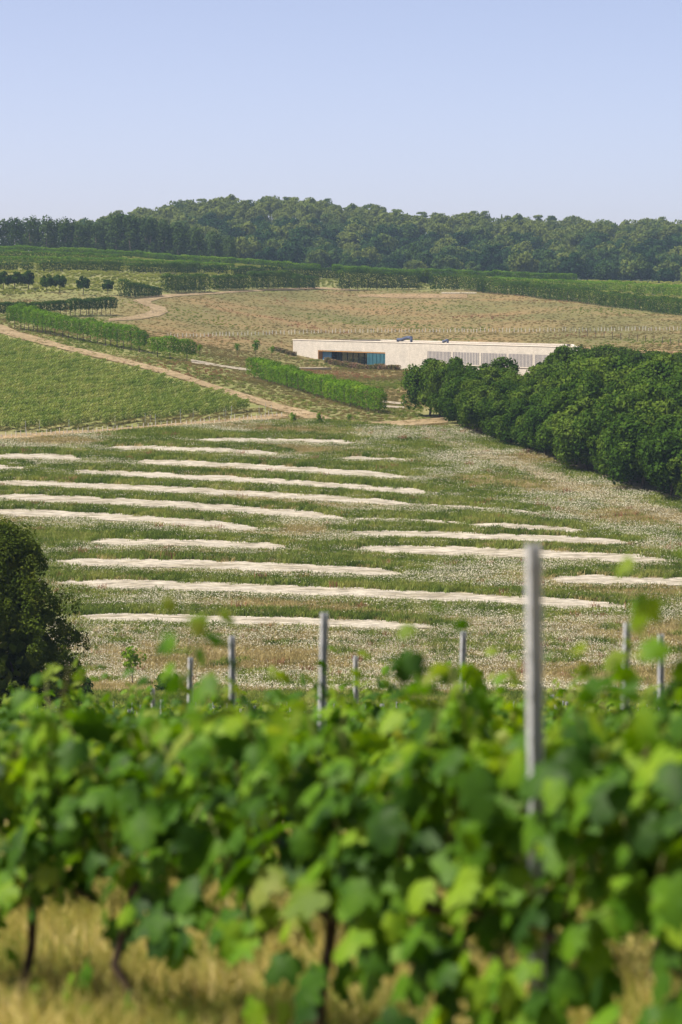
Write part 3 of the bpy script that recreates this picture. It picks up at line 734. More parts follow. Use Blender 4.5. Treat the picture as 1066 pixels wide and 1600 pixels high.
A = np.array([(458 - 533) / F * 531.0, 531.0]); B = np.array([(903 - 533) / F * 431.0, 431.0])
LB = float(np.hypot(*(B - A))); dirv = (B - A) / LB
rz = math.atan2(dirv[1], dirv[0])                # local +x runs along the front from the far left corner
ZB, ZT = -10.6, float(slope(531)) * 531.0        # foot below grade, wall top
nback = np.array([-dirv[1], dirv[0]])            # local +y points into the building
wb = empty('winery_building', (A[0], A[1], 0), rz)
tag(wb, 'long low pale brick building cut into the hillside with dark glazed entrance', 'building')
def fx(px, z=-8.0):      # photo column -> distance along the front
    u = (px - 533) / F
    return (u * A[1] - A[0]) / (dirv[0] - u * dirv[1])
def part(name, b, mat, parent=wb):
    return obj(name, mesh_arr(name, *b, mat), parent)
x0, x1 = fx(497), fx(602); HT = -6.95; DP = 16.0
GR = -9.75
LV = [(668, 704.5), (708, 748.5), (752, 791.5), (795, 832), (836, 870)]
# front wall in pieces round the entrance recess
part('wall', box(0, x0, 0, .5, ZB, ZT), M_brick)
part('wall', box(x0, x1, 0, .5, HT, ZT), M_brick)
part('wall', box(x1, LB, 0, .5, ZB, ZT), M_brick)
def skew(b, f):          # the right end runs back into the hill on a slant
    V, Fc = b; V = V.copy(); V[:, 0] -= f * V[:, 1]; return V, Fc
EB = LB - 2.15 * DP
part('end_wall', skew(box(LB - 1.0, LB, .502, DP, ZB, ZT - .003), 2.15), M_brick); part('end_wall', box(0, .5, .502, DP, ZB, ZT - .003), M_brick)
part('back_wall', box(.5, EB - 1.2, DP - .5, DP, ZB, ZT - .003), M_brick)
rv, rfc = box(.5, LB - 3, .502, DP - .5, ZT - .5, ZT - .22); rv[[2, 6], 0] = EB - 1.5
rf = part('roof', (rv, rfc), M_roof)
part('coping', box(-.06, LB + .06, -.07, .58, ZT + .003, ZT + .10), M_cope)
# entrance recess
part('soffit', box(x0 + .003, x1 - .003, .5, 4.2, HT, HT + .12), M_timber)
part('lintel', box(x0 + .003, x1 - .003, .04, .45, HT - .16, HT - .003), M_timber)
part('jamb', box(x0, x0 + .12, .02, 2.6, ZB, HT - .17), M_timber)
part('recess_floor', box(x0, x1, .0, 4.2, GR - .5, GR - .02), M_path)
xa = fx(511); xb = fx(573)
part('side_panel', box(x0 + .13, xa, .75, .9, GR - .3, HT - .003), M_blue, wb)
pt = part('entrance_panel', box(xb, x1 - .003, .10, .3, GR - .3, HT - .17), M_teal)
for i in range(5):
    xx = xb + (x1 - xb) * (i + .5) / 5
    part('batten', box(xx - .05, xx + .05, .04, .10, GR - .3, HT - .18), M_teal, pt)
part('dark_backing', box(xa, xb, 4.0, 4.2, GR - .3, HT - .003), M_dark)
npane = 7
for i in range(npane):
    p0 = xa + (xb - xa) * i / npane; p1 = xa + (xb - xa) * (i + 1) / npane
    w_ = empty('window', (0, 0, 0)); w_.parent = wb
    part('pane', box(p0 + .07, p1 - .07, 1.62, 1.66, GR - .1, HT - .08), M_glass, w_)
    part('mullion', box(p0 - .06, p0 + .06, 1.55, 1.75, GR - .3, HT - .004), M_dark, w_)
# louvre bays
for (pa, pb) in LV:
    q0, q1 = fx(pa), fx(pb)
    lv = part('louvre_bay', box(q0, q1, -.02, .0, -8.35 , -6.55), M_slit)
    n = 17
    for i in range(n + 1):
        xx = q0 + (q1 - q0) * i / n; wd = (q1 - q0) / n * .19
        part('slat', box(max(q0, xx - wd), min(q1, xx + wd), -.045, -.021, -8.37, -6.53), M_brick, lv)
    part('sill', box(q0 - .05, q1 + .05, -.11, -.003, -8.44, -8.37), M_cope, lv)
for px in (545, 640, 706.5, 750, 793, 834):      # movement joints
    xx = fx(px)
    if px > 602: part('joint', box(xx - .03, xx + .03, -.012, -.003, ZB, ZT), surf_mat('joint', [(.3, (.38, .33, .27)), (.7, (.44, .39, .32))], 2) if px == 640 else bpy.data.materials['joint'])
# roof plant
def duct(px, ln, r, hh):
    xx = fx(px); zt = ZT + .12
    P = [[xx, 3.0, zt - .1], [xx, 3.0, zt + r], [xx + ln * .35, 3.0, zt + r * 1.05], [xx + ln * .55, 3.0, zt + hh * .8], [xx + ln * .75, 3.0, zt + hh], [xx + ln, 3.0, zt + hh], [xx + ln * 1.02, 3.0, zt + hh * .5], [xx + ln * 1.02, 3.0, zt - .3]]
    dd = part('roof_duct', tube(P, [r * .8, r, r, r, r, r, r * .8, r * .7], 10), M_duct, rf)
duct(594, 5.2, .26, .62); duct(664, 1.6, .2, .35)
part('roof_rail', box(fx(560), fx(700), 5.0, 5.06, ZT + .14, ZT + .2), M_cope, rf)

# planting before the entrance: each clump is a plant
M_sed = leaf_mat('purple_flower', [(.1, (.09, .12, .03)), (.5, (.16, .13, .07)), (.85, (.30, .17, .15))], .2, 0, 1.5, rnd=.3)
pm = []
for i in range(4):
    rg = np.random.default_rng(60 + i); n = 420
    C = np.stack([np.clip(rg.normal(size=n) * .4, -.7, .7), np.clip(rg.normal(size=n) * .35, -.6, .6), rg.uniform(0, 1, n) ** .8 * 1.35], -1)
    st = [tube([[a, b, 0], [a * 1.2, b * 1.2, 1.2]], [.02, .01], 4) for a, b in rg.normal(size=(14, 2)) * .35]
    v, f_ = join([cards(C, rdir(n, rg), .27, rg)]); pm.append(mesh_arr('purple_plant', v, f_, M_sed))
rg = np.random.default_rng(5)
for i, px in enumerate(list(np.linspace(527, 598, 12)) + [605, 611, 617, 623, 629, 635] + [450, 457, 464, 471, 478]):
    xx = fx(px); off = -1.6
    if px < 490: off = -2.2
    W = A + dirv * xx + nback * off
    zz = float(zf(W[0], W[1]))
    grp = 'in the bed before the entrance glazing' if px < 600 and px > 490 else ('against the wall right of the teal panel' if px > 600 else 'at the left end of the wall')
    o = obj('flowering_plant', pm[i % 4], None, (W[0], W[1], max(zz, -10.2)), rg.uniform(0, 6)); s_h = .62 if px > 490 else .5; o.scale = (.9, .9, s_h * rg.uniform(.85, 1.15))
    tag(o, 'upright purple flowering plant ' + grp, 'plant', 'purple plants ' + grp)
# pale stone slab left of the entrance
W = hit([478], [577], 300)[0]
o = obj('stone_slab', mesh_arr('stone_slab', *box(-2.2, 2.6, -3.2, 3.2, -.2, .25), M_path), None, tuple(W), rz); tag(o, 'pale stone slab lying by the path at the left of the entrance', 'slab')

# ------------------------------------------------------------------ tree guards and field posts
gm = mesh_arr('tree_guard', *join([tube([[0, 0, -.1], [0, 0, .78]], [.085, .07], 6), tube([[.1, .03, -.1], [.1, .03, 1.0]], [.02, .02], 4)]), M_guard)
rg = np.random.default_rng(31)
x = 262.0
while x < 1072:
    y = np.interp(x, [262, 400, 560, 800, 1066], [528, 523.5, 519.5, 519, 516])
    P = hit([x + rg.uniform(-1, 1)], [y + rg.uniform(-.4, .4)], 450)[0]
    o = obj('tree_guard', gm, None, tuple(P), rg.uniform(0, 6)); o.scale = (.85, .85, rg.uniform(.65, 1.0))
    tag(o, 'tiny white tree guard in the planted line across the tan field', 'tree guard', 'white tree guards across the tan field')
    x += rg.uniform(4.6, 6.6)
gm2 = mesh_arr('vine_guard', *join([tube([[0, 0, -.1], [0, 0, .6]], [.06, .05], 6), tube([[.05, 0, -.1], [.05, 0, .75]], [.015, .015], 4)]), M_guard)
x = 2.0
while x < 448:
    y = np.interp(x, [0, 150, 300, 445], [684, 675, 662, 650])
    P = hit([x], [y + rg.uniform(-1, 1)], 250)[0]
    o = obj('vine_guard', gm2, None, tuple(P), rg.uniform(0, 6)); o.scale = (.8, .8, rg.uniform(.55, 1.0))
    tag(o, 'small pale vine guard along the lower edge of the hillside vineyard', 'vine guard', 'vine guards along the lower vineyard edge')
    x += rg.uniform(5.5, 9.5)
pm3 = mesh_arr('field_post', *join([box(-.03, .03, -.02, .02, -.1, 1.75), box(-.035, .035, -.025, .025, 1.751, 1.79)]), M_steel)
for x in (40, 62, 108, 180, 227, 235, 243, 282, 302, 350, 353, 362, 405, 415, 424):
    P = hit([x], [np.interp(x, [0, 150, 300, 445], [679, 670, 657, 645])], 250)[0]
    o = obj('field_post', pm3, None, tuple(P), rg.uniform(-.2, .2)); o.scale = (.6, .6, rg.uniform(.55, .8))
    tag(o, 'thin grey end post at the foot of the hillside vineyard', 'post', 'end posts of the hillside vineyard')
# low wire fence on the right slope
pm4 = mesh_arr('fence_post', *join([box(-.05, .05, -.05, .05, -.2, 1.1), box(-.055, .055, -.055, .055, 1.101, 1.13)]), M_bark)
for x in np.arange(905, 1070, 13.0):
    P = hit([x], [np.interp(x, [900, 1066], [524, 540])], 300)[0]
    o = obj('fence_post', pm4, None, tuple(P)); tag(o, 'small wooden post of the low fence at the right above the trees', 'post', 'fence posts on the right slope')

# ------------------------------------------------------------------ ground cover (uncountable)
def tuft(n, h, spread, wd, rng, mat, lean=.35, head=None, headn=0, heads=.05):
    a = rng.uniform(0, 6.28, n); b = rng.normal(size=(n, 2)) * spread
    hh = h * rng.uniform(.55, 1.1, n); ln = rng.normal(size=(n, 2)) * lean * hh[:, None]
    dx = np.stack([np.cos(a), np.sin(a)], -1) * wd / 2
    v0 = np.c_[b + dx, np.zeros(n)]; v1 = np.c_[b - dx, np.zeros(n)]
    v2 = np.c_[b + ln * .4 - dx * .8, hh * .6]; v3 = np.c_[b + ln * .4 + dx * .8, hh * .6]; v4 = np.c_[b + ln, hh]
    V = np.stack([v0, v1, v2, v3, v4], 1).reshape(-1, 3); i = np.arange(n)[:, None] * 5
    Fq = np.concatenate([i + np.array([0, 1, 2, 3]), i + np.array([3, 2, 4, 4])])
    me = None
    if headn:
        C = np.c_[rng.normal(size=(headn, 2)) * spread * 1.3, h * rng.uniform(.75, 1.08, headn)]
        Vh, Fh = cards(C, np.array([0, 0, 1.]) + .7 * rdir(headn, rng), heads * rng.uniform(.7, 1.3, headn), rng, 1.0)
        nb = len(Fq); V, Fq = join([(V, Fq), (Vh, Fh)])
        me = mesh_arr('tuft', V, Fq, mat); me.materials.append(head)
        mi = np.zeros(len(Fq), np.int32); mi[nb:] = 1; me.polygons.foreach_set('material_index', mi)
    else: me = mesh_arr('tuft', V, Fq, mat)
    return me
M_gr = leaf_mat('meadow_grass', [(.1, (.06, .10, .014)), (.5, (.14, .19, .036)), (.9, (.27, .28, .08))], .3, 0, .25)
M_grd = leaf_mat('dry_grass', [(.1, (.23, .20, .07)), (.5, (.35, .29, .125)), (.9, (.45, .38, .19))], .3, 0, .25, (1.1, 1.05, .9))
M_daisy = surf_mat('daisy', [(.3, (.36, .33, .22)), (.7, (.56, .53, .42))], 5)
M_sorrel = leaf_mat('sorrel', [(.1, (.22, .10, .06)), (.9, (.32, .17, .09))], .3, 0, .3, (1.1, 1, .8))
rg = np.random.default_rng(40)
T_green = tuft(34, .42, .22, .055, rg, M_gr)
T_dry = tuft(34, .36, .24, .045, rg, M_grd, .5)
T_flow = tuft(30, .33, .26, .045, rg, M_gr, .4, M_daisy, 18, .052)
T_flowd = tuft(30, .32, .26, .045, rg, M_grd, .4, M_daisy, 24, .052)
M_grt = leaf_mat('tan_field_grass', [(.1, (.12, .12, .035)), (.45, (.175, .15, .058)), (.75, (.22, .168, .07)), (.95, (.25, .155, .065))], .3, 0, .06, (1.1, 1.05, .9), rnd=.4)
T_tan = tuft(34, .36, .24, .045, rg, M_grt, .5)
T_sor = tuft(24, .6, .2, .05, rg, M_sorrel, .3)
N = 120000
Yr = np.sqrt(rg.uniform(176 ** 2, 352 ** 2, N)); pxr = rg.uniform(-110, 1176, N); Xr = (pxr - 533) / F * Yr
Pm = np.stack([Xr, Yr, zf(Xr, Yr)], -1); px, py = to_pix(Pm)
ins = np.zeros(N, bool); bank = np.zeros(N, bool); top = np.zeros(N, bool)
jag_ = rg.normal(size=N) * 1.1
wob = 1.2 * np.sin(Xr * 1.7 + Yr) + 1.0 * np.sin(Xr * .6 - Yr * .8)
for xa_, xb_, a_, th in SC:
    th = th * 1.2; e = (px - xa_) / (xb_ - xa_); yc = np.polyval(a_, px); half = th / 2 * np.clip(np.minimum(e, 1 - e) / .10, 0, 1) ** .6
    on = (e > 0) & (e < 1)
    ins |= on & (py > yc - half + wob * .5 + jag_) & (py < yc + half + 4.0 * (py / 900) + wob * .5 + jag_)
    eo = (e > -.06) & (e < 1.06)
    bank |= eo & (py <= yc - half + 1) & (py > yc - half - 8 * (py / 900) ** 1.5)
    top |= eo & (py >= yc + half) & (py < yc + half + 10 * (py / 900) ** 1.5)
nz = np.sin(Xr * .23 + 1.1 * np.sin(Yr * .11)) + np.sin(Yr * .31 + Xr * .12) + rg.normal(size=N) * .55
belt_y = np.interp(px, [632, 720, 800, 880, 960, 1066], [652, 684, 710, 741, 769, 799])
okk = ~ins & ~((px > 625) & (py < belt_y - 12)) & (py > np.interp(px, [0, 300, 450, 640], [690, 668, 655, 670])) & (py < 1085)
thin = rg.uniform(0, 1, N)
patch = np.sin(Xr * .9 + 2 * np.sin(Yr * .21)) * np.sin(Yr * .55 - Xr * .3)
kind = np.full(N, 2)
kind[(nz > .8)] = 0
drift = np.sin(Xr * .31 + 2.0 * np.sin(Yr * .07 + 1)) + np.sin(Yr * .19 - Xr * .17 + 2) + rg.normal(size=N) * .4
kind[(drift < -.4) & (thin < .6)] = 0
kind[(drift < -.4) & (thin > .88)] = 1
kind[(nz < -1.3)] = 1
kind[(py > 968) & (thin < .62)] = 3
kind[(py > 968) & (nz < -.6)] = 1
kind[(py > 968) & (patch > .72) & (thin < .7)] = 0
kind[top & (thin < .55)] = 2
kind[bank & (thin < .8)] = 0
kind[(thin > .997)] = 4
kind[(Yr < 180)] = 0
edge_ = rg.uniform(0, 1, N) > .09
ins &= edge_
kind[(px > 660) & (py < belt_y + 26) & (py > belt_y + 6) & (thin < .6)] = 3
def sc_(name, sel, me, label, cat, smin=.75, smax=1.3):
    n = int(sel.sum())
    o = scatter(name, Pm[sel], rg.uniform(0, 6.28, n), rg.uniform(smin, smax, n), me)
    tag(o, label, cat, kind='stuff')
sc_('meadow_grass', okk & (kind == 0), T_green, 'tall green grass on the banks between the chalk strips', 'grass')
sc_('dry_grass', okk & (kind == 1), T_dry, 'dry tan grass scattered over the striped meadow', 'grass')
sc_('daisy_meadow', okk & (kind == 2), T_flow, 'white flowers and grass growing between the chalk strips', 'flowers')
sc_('chamomile_meadow', okk & (kind == 3), T_flowd, 'cream chamomile flowers covering the meadow behind the vines', 'flowers')
sc_('sorrel', okk & (kind == 4), T_sor, 'reddish sorrel dotted through the meadow', 'sorrel')

# rough grass of the tan field, mound and verges
N = 110000
Yr = rg.uniform(340, 770, N); pxr = rg.uniform(-110, 1176, N); Xr = (pxr - 533) / F * Yr
Pm = np.stack([Xr, Yr, zf(Xr, Yr)], -1); px, py = to_pix(Pm)
wl = (Xr - A[0]) * dirv[0] + (Yr - A[1]) * dirv[1]; wn_ = (Xr - A[0]) * nback[0] + (Yr - A[1]) * nback[1]
inb = (wl > -.6) & (wl < LB + .6) & (wn_ > -.7) & (wn_ < DP + .5)
trk_t = np.interp(px, [-20, 8, 30, 100, 200, 270, 330, 420, 500, 528, 560, 640], [502, 507, 517, 537, 560, 578, 598, 625, 648, 658, 661, 657]); trk_b = np.interp(px, [-20, 0, 24, 100, 200, 268, 330, 420, 480, 515, 555, 640], [516, 521, 528, 547, 570, 588, 608, 637, 655, 668, 671, 666])
ontrk = np.zeros(N, bool)
for pl_ in PATHS: ontrk |= in_poly(px, py, pl_)
ontrk &= rg.uniform(0, 1, N) > .14
dry1p = np.interp(px, [0, 250, 533, 750, 1066], [600, 650, 762, 766, 640])
side = py > trk_b
field_v = (px < 445) & (py > trk_b + 2) & (py < np.interp(px, [-110, 0, 150, 300, 445], [671, 665, 656, 645, 635]))
belt_in = (px > 660) & (py > 560) & (py < np.interp(px, [632, 720, 800, 880, 960, 1066], [640, 672, 698, 729, 757, 787])) & (Yr < 405)
sel = ~inb & ~ontrk & (Yr < dry1p + 14) & ~field_v & ~belt_in
verge = (py > trk_t - 16) & (py <= trk_t)
near_v = (py > 640) & (px > 440)
kk = np.where(verge & (rg.uniform(0, 1, N) < .35), 0, 1)
nz = np.sin(Xr * .12 + 1.3 * np.sin(Yr * .05)) + np.sin(Yr * .09 + Xr * .07) + rg.normal(size=N) * .5
kk[(kk == 1) & (nz > 1.05)] = 0
kk[(kk == 1) & (nz < -2.1)] = 4
sel &= (rg.uniform(0, 1, N) < np.where(verge | (Yr < 520), 1.0, .30))
for kx, me, nm, lb in ((0, T_green, 'verge_grass', 'green grass along the track verge and in the tan field'), (1, T_tan, 'field_grass', 'dry tan grass of the wide field behind the building'), (4, T_sor, 'field_sorrel', 'rusty sorrel patches in the tan field')):
    s_ = sel & (kk == kx); n = int(s_.sum())
    o = scatter(nm, Pm[s_], rg.uniform(0, 6.28, n), rg.uniform(.3, .65, n), me); tag(o, lb, 'grass', kind='stuff')

# young vineyard on the left slope: rows of small vines, past counting
M_fv = leaf_mat('field_vine_leaf', [(.1, (.13, .19, .042)), (.5, (.195, .245, .064)), (.9, (.27, .29, .098))], .3, 0, .12, rnd=.6)
rgv = np.random.default_rng(50)
n = 170
Cv = np.stack([rgv.uniform(-.58, .58, n), rgv.normal(size=n) * .16, .35 + rgv.uniform(0, 1, n) * .95], -1)
T_fv = mesh_arr('field_vine', *cards(Cv, rdir(n, rgv) + [0, 0, .5], .165 * rgv.uniform(.6, 1.3, n), rgv), M_fv)
th_ = math.radians(62); rd = np.array([math.cos(th_), math.sin(th_)]); rn = np.array([-rd[1], rd[0]])
pts = []
for i in range(-140, 140):
    for j in range(-170, 170):
        q = np.array([-25., 420.]) + rn * i * 2.2 + rd * j * 1.15
        pts.append(q)
pts = np.array(pts) + rgv.normal(size=(len(pts), 2)) * .1
Pv = np.c_[pts, zf(pts[:, 0], pts[:, 1])]; px, py = to_pix(Pv)
trk_b2 = np.interp(px, [-110, 0, 24, 100, 200, 268, 330, 420, 480], [494, 521, 528, 547, 570, 588, 608, 637, 655])
okv = (px > -110) & (px < 445) & (py > trk_b2 + 14) & (py < np.interp(px, [-40, 0, 150, 300, 445], [679, 677, 668, 655, 643]))
o = scatter('hillside_vines', Pv[okv], math.atan2(rd[1], rd[0]) + rgv.normal(size=okv.sum()) * .08, rgv.uniform(.85, 1.2, okv.sum()), T_fv)
tag(o, 'pale green vineyard rows covering the left slope below the track', 'vineyard', kind='stuff')
# vineyards between the crest hedges
N = 20000
Yr = rgv.uniform(600, 850, N); pxr = rgv.uniform(-110, 1176, N); Xr = (pxr - 533) / F * Yr
Yr = np.round(Yr / 3.0) * 3.0 + rgv.normal(size=N) * .15
Pv = np.stack([Xr, Yr, zf(Xr, Yr)], -1); px, py = to_pix(Pv)
d1 = np.interp(px, [0, 250, 533, 750, 1066], [610, 668, 772, 778, 655])
okv = (Yr > d1) & ~((px > 185) & (px < 270) & (py > 461))
for pl_ in PATHS: okv &= ~in_poly(px, py, pl_)
M_cv = leaf_mat('crest_vine_leaf', [(.1, (.22, .25, .06)), (.5, (.30, .33, .09)), (.9, (.38, .38, .13))], .3, 0, .1, rnd=.5)
T_cv = mesh_arr('crest_vine', *cards(Cv * [1, 1, .75], rdir(n, rgv) + [0, 0, .5], .24, rgv), M_cv)
o = scatter('crest_vines', Pv[okv], rgv.normal(size=okv.sum()) * .1, rgv.uniform(.35, .6, okv.sum()), T_cv)
tag(o, 'pale yellow-green vineyard strips between the hedges near the crest', 'vineyard', kind='stuff')

# ------------------------------------------------------------------ foreground vineyard
RD = np.array([.556, -.831]); RN = np.array([.831, .556]); OFF0 = 5.42; ROWSP = 2.2
ROWA = math.atan2(RD[1], RD[0])
def row_pt(k, u):             # where row k crosses the sight line with lateral slope u
    d = (OFF0 + ROWSP * k) / (RN[0] * u + RN[1]); return np.array([u * d, d])
def leaf_mesh(rng, mat, simple=False):
    if simple: R = [(.32, -.08), (.55, .35), (.30, .72)]
    else: R = [(.12, -.12), (.33, -.11), (.49, .07), (.41, .20), (.57, .40), (.50, .56), (.35, .52), (.31, .62), (.29, .80), (.13, .87)]
    out = [(0, .02)] + R + [(0, 1.05)] + [(-x, y) for x, y in R[::-1]]
    out = np.array(out) * (1 + rng.normal(size=(len(out), 1)) * .05)
    z = -rng.uniform(.2, 1.1) * out[:, 0] ** 2 - .22 * (out[:, 1] - .3) ** 2 + rng.normal(size=len(out)) * .035
    V = np.r_[np.c_[out, z], [[0, .36, .05]]]
    c = len(V) - 1; n = len(out)
    return V, np.array([[i, (i + 1) % n, c] for i in range(n)])
def vine_plan(rng, dense=1.0, hang=.12, skirt=0, tall=.1):
    leaves, shoots = [], []
    ns = int(10 * dense)
    for i in range(ns):
        p = np.array([(-.5 + (i + .5) / ns) + rng.normal() * .03, rng.normal() * .05, .68 + rng.normal() * .04])
        L = rng.uniform(.42, .72) if rng.random() > tall else rng.uniform(.72, .94); st = 9; dirn = np.array([rng.normal() * .25, rng.normal() * .28, 1.0])
        pts = [p.copy()]
        for s in range(st):
            dirn = dirn + np.array([rng.normal() * .14, rng.normal() * .16 - p[1] * .5, 0]); dn = unit(dirn)
            p = p + dn * L / st; pts.append(p.copy())
        pts = np.array(pts); shoots.append(pts)
        nn = int(L / .051)
        for m_ in range(nn):
            t = (m_ + .4) / nn; b = np.array([np.interp(t * st, range(st + 1), pts[:, c]) for c in range(3)])
            sd = 1 if (m_ + i) % 2 else -1; a = rng.normal() * .7
            outd = np.array([math.sin(a) * .9, sd * math.cos(a), rng.uniform(-.2, .4)])
            pet = rng.uniform(.04, .11); pos = b + outd * pet
            N = np.array([outd[0] * .6, outd[1] * .7, .75]) + rng.normal(size=3) * .35
            T = outd * .6 + np.array([0, 0, -.65]) + rng.normal(size=3) * .25
            size = rng.uniform(.065, .135) * (1 - .55 * max(0, t - .6) / .4)
            leaves.append((pos, unit(N), T, size, t > .86 and rng.random() < .8))
    for m_ in range(int(76 * dense)):     # side shoots and hanging leaves fill the wall of foliage
        sd = rng.choice([-1, 1]); pos = np.array([rng.uniform(-.52, .52), sd * rng.uniform(.06, .24), rng.uniform(.62 - hang, 1.15)])
        N = np.array([rng.normal() * .4, sd * .9, .55]) + rng.normal(size=3) * .3
        leaves.append((pos, unit(N), np.array([rng.normal() * .4, sd * .25, -.9]), rng.uniform(.07, .14), rng.random() < .03))
    for m_ in range(skirt):               # drooping leaves below the cordon
        sd = rng.choice([-1, -1, 1]); pos = np.array([rng.normal() * .2 + .08, sd * rng.uniform(.02, .22), rng.uniform(.12, .66)])
        leaves.append((pos, unit(np.array([rng.normal() * .4, sd * .9, .4]) + rng.normal(size=3) * .3), np.array([rng.normal() * .4, sd * .2, -.9]), rng.uniform(.08, .14), False))
    return leaves, shoots
def leaf_frame(pos, N, T, size):
    T = T - N * np.dot(T, N); T = unit(T); Xa = np.cross(T, N)
    return np.stack([Xa * size, T * size, N * size], 1)
def trunk_geo(rng, bend=1.0):
    P = np.array([[0, 0, -.12], [rng.normal() * .02, rng.normal() * .02, .12], [rng.normal() * .05 * bend, rng.normal() * .03, .34], [rng.normal() * .05 * bend, rng.normal() * .02, .52], [rng.normal() * .03, 0, .60]])
    parts = [tube(P, [.024, .018, .016, .019, .022], 8)]
    for s in (-1, 1):
        parts.append(tube([P[-1] - [0, 0, .02], P[-1] + [s * .12, 0, .03], [s * .32, rng.normal() * .02, .61], [s * .5, 0, .60]], [.022, .016, .012, .008], 6))
    return join(parts)
rg = np.random.default_rng(123)
LEAFS = [mesh_arr('vine_leaf', *leaf_mesh(rg, None), M_vleaf, True) for _ in range(6)]
YLEAFS = [mesh_arr('young_vine_leaf', *leaf_mesh(rg, None), M_yleaf, True) for _ in range(3)]
RL = [leaf_mesh(rg, None) for _ in range(6)]
# shared vines of the rows behind
VP = []
for i in range(8):
    r = np.random.default_rng(500 + i); lv, sh = vine_plan(r)
    pa, pb_ = [], []
    for (pos, N, T, s, yg) in lv:
        Mx = leaf_frame(pos, N, T, s); Vv, Ff = RL[r.integers(6)]
        (pb_ if yg else pa).append((Vv @ Mx.T + pos, Ff))
    na = sum(len(f) for _, f in pa)
    Vv, Ff = join(pa + pb_); me = mesh_arr('vine_foliage', Vv, Ff, M_vleaf); me.materials.append(M_yleaf)
    mi = np.zeros(len(Ff), np.int32); mi[na:] = 1; me.polygons.foreach_set('material_index', mi)
    tm = mesh_arr('vine_trunk', *trunk_geo(r), M_vbark, True)
    sm = mesh_arr('vine_shoots', *join([tube(p, np.linspace(.005, .002, len(p)), 4) for p in sh]), M_shoot, True)
    VP.append((me, tm, sm))

nrow_ind = 15; END = 104.0
far_pts = []
for k in range(1, 40):
    off = OFF0 + ROWSP * k
    pl = row_pt(k, -.115); pr = row_pt(k, .115)
    s0 = float(np.dot(pl, RD)) - (1.0 if k < 4 else 0); s1 = float(np.dot(pr, RD)) + (1.0 if k < 4 else 0); ph = rg.uniform(0, 1)
    s = math.floor(s0) + ph
    while s < s1 + .5:
        if s > s0 - .5:
            q = RN * off + RD * (s + rg.normal() * .04)
            if q[1] < END:
                z = float(zf(q[0], q[1]))
                if k <= nrow_ind:
                    e = empty('grapevine', (q[0], q[1], z), ROWA + (math.pi if rg.random() < .5 else 0)); sx = rg.uniform(.95, 1.08); e.scale = (sx, rg.uniform(.9, 1.2), rg.uniform(.9, 1.08))
                    tag(e, 'leafy green grapevine in the rows behind the nearest vine row', 'grapevine', 'grapevines in the rows behind')
                    v = VP[rg.integers(8)]
                    fo = obj('foliage', v[0], e); fo['kind'] = 'stuff'; obj('trunk', v[1], e)
                else: far_pts.append((q[0], q[1], z))
        s += 1.0
fp = np.array(far_pts)
o = scatter('distant_vines', fp, ROWA + rg.choice([0, math.pi], len(fp)), rg.uniform(.92, 1.08, len(fp)), VP[0][0])
tag(o, 'farthest vine rows of the foreground vineyard at the foot of the slope', 'vineyard', kind='stuff')

# the nearest row: every leaf its own piece
names = ['grapevine at the far left end of the nearest blurred row', 'blurred grapevine second from the left in the nearest row', 'blurred grapevine with a dark leaning trunk in the middle of the nearest row',
         'blurred grapevine left of the tall steel post in the nearest row', 'blurred grapevine at the right edge of the nearest row', 'blurred grapevine in the lower right corner of the nearest row']
vx = [(-70, 0), (45, 0), (228, 0), (505, 1), (790, 1), (1090, 1)]
for i, (px, _) in enumerate(vx):
    u = (px - 533) / F * 1.02
    q = row_pt(0, u); z = float(zf(q[0], q[1])); r = np.random.default_rng(900 + i * 7)
    e = empty('grapevine', (q[0], q[1], z), ROWA)
    lb = ['grapevine cut by the left edge in the nearest blurred row', 'leftmost whole grapevine with a dark trunk in the nearest blurred row', 'blurred vine with a thin straight trunk, second trunk from the left', 'blurred vine with a dark leaning trunk left of the tall steel post',
          'blurred vine with hanging leaves under the tall steel post', 'blurred vine cut by the right edge in the nearest row'][i]
    tag(e, lb, 'grapevine', 'grapevines of the nearest row')
    lv, sh = vine_plan(r, [1.0, 1.0, 1.05, 1.15, 1.25, 1.2][i], [.08, .08, .10, .12, .25, .2][i], [4, 6, 8, 12, 55, 16][i], .2)
    obj('trunk', mesh_arr('vine_trunk', *trunk_geo(r, .9), M_vbark, True), e)
    for p in sh: obj('shoot', mesh_arr('shoot', *tube(p, np.linspace(.006, .002, len(p)), 5), M_shoot, True), e)
    for (pos, N, T, s, yg) in lv:
        Mx = leaf_frame(pos, N, T, s * 1.05)
        lf = obj('leaf', (YLEAFS[r.integers(3)] if yg else LEAFS[r.integers(6)]), e)
        M4 = Matrix([[*Mx[0], pos[0]], [*Mx[1], pos[1]], [*Mx[2], pos[2]], [0, 0, 0, 1]]); lf.matrix_local = M4
    for c in range(7):   # flower clusters
        p = np.array([r.uniform(-.45, .45), r.choice([-1, 1]) * r.uniform(.05, .2), r.uniform(.58, .82)])
        n = 40; t = r.uniform(0, 1, n); C = np.stack([r.normal(size=n) * .016 * (1.3 - t), r.normal(size=n) * .016 * (1.3 - t), -t * .10], -1)
        Vb, Fb = cards(C, rdir(n, r), .012, r, 1.0)
        obj('flower_cluster', mesh_arr('flower_cluster', *join([(Vb, Fb), tube([[0, 0, .03], [0, 0, -.1]], [.002, .001], 4)]), M_bunch), e, tuple(p))

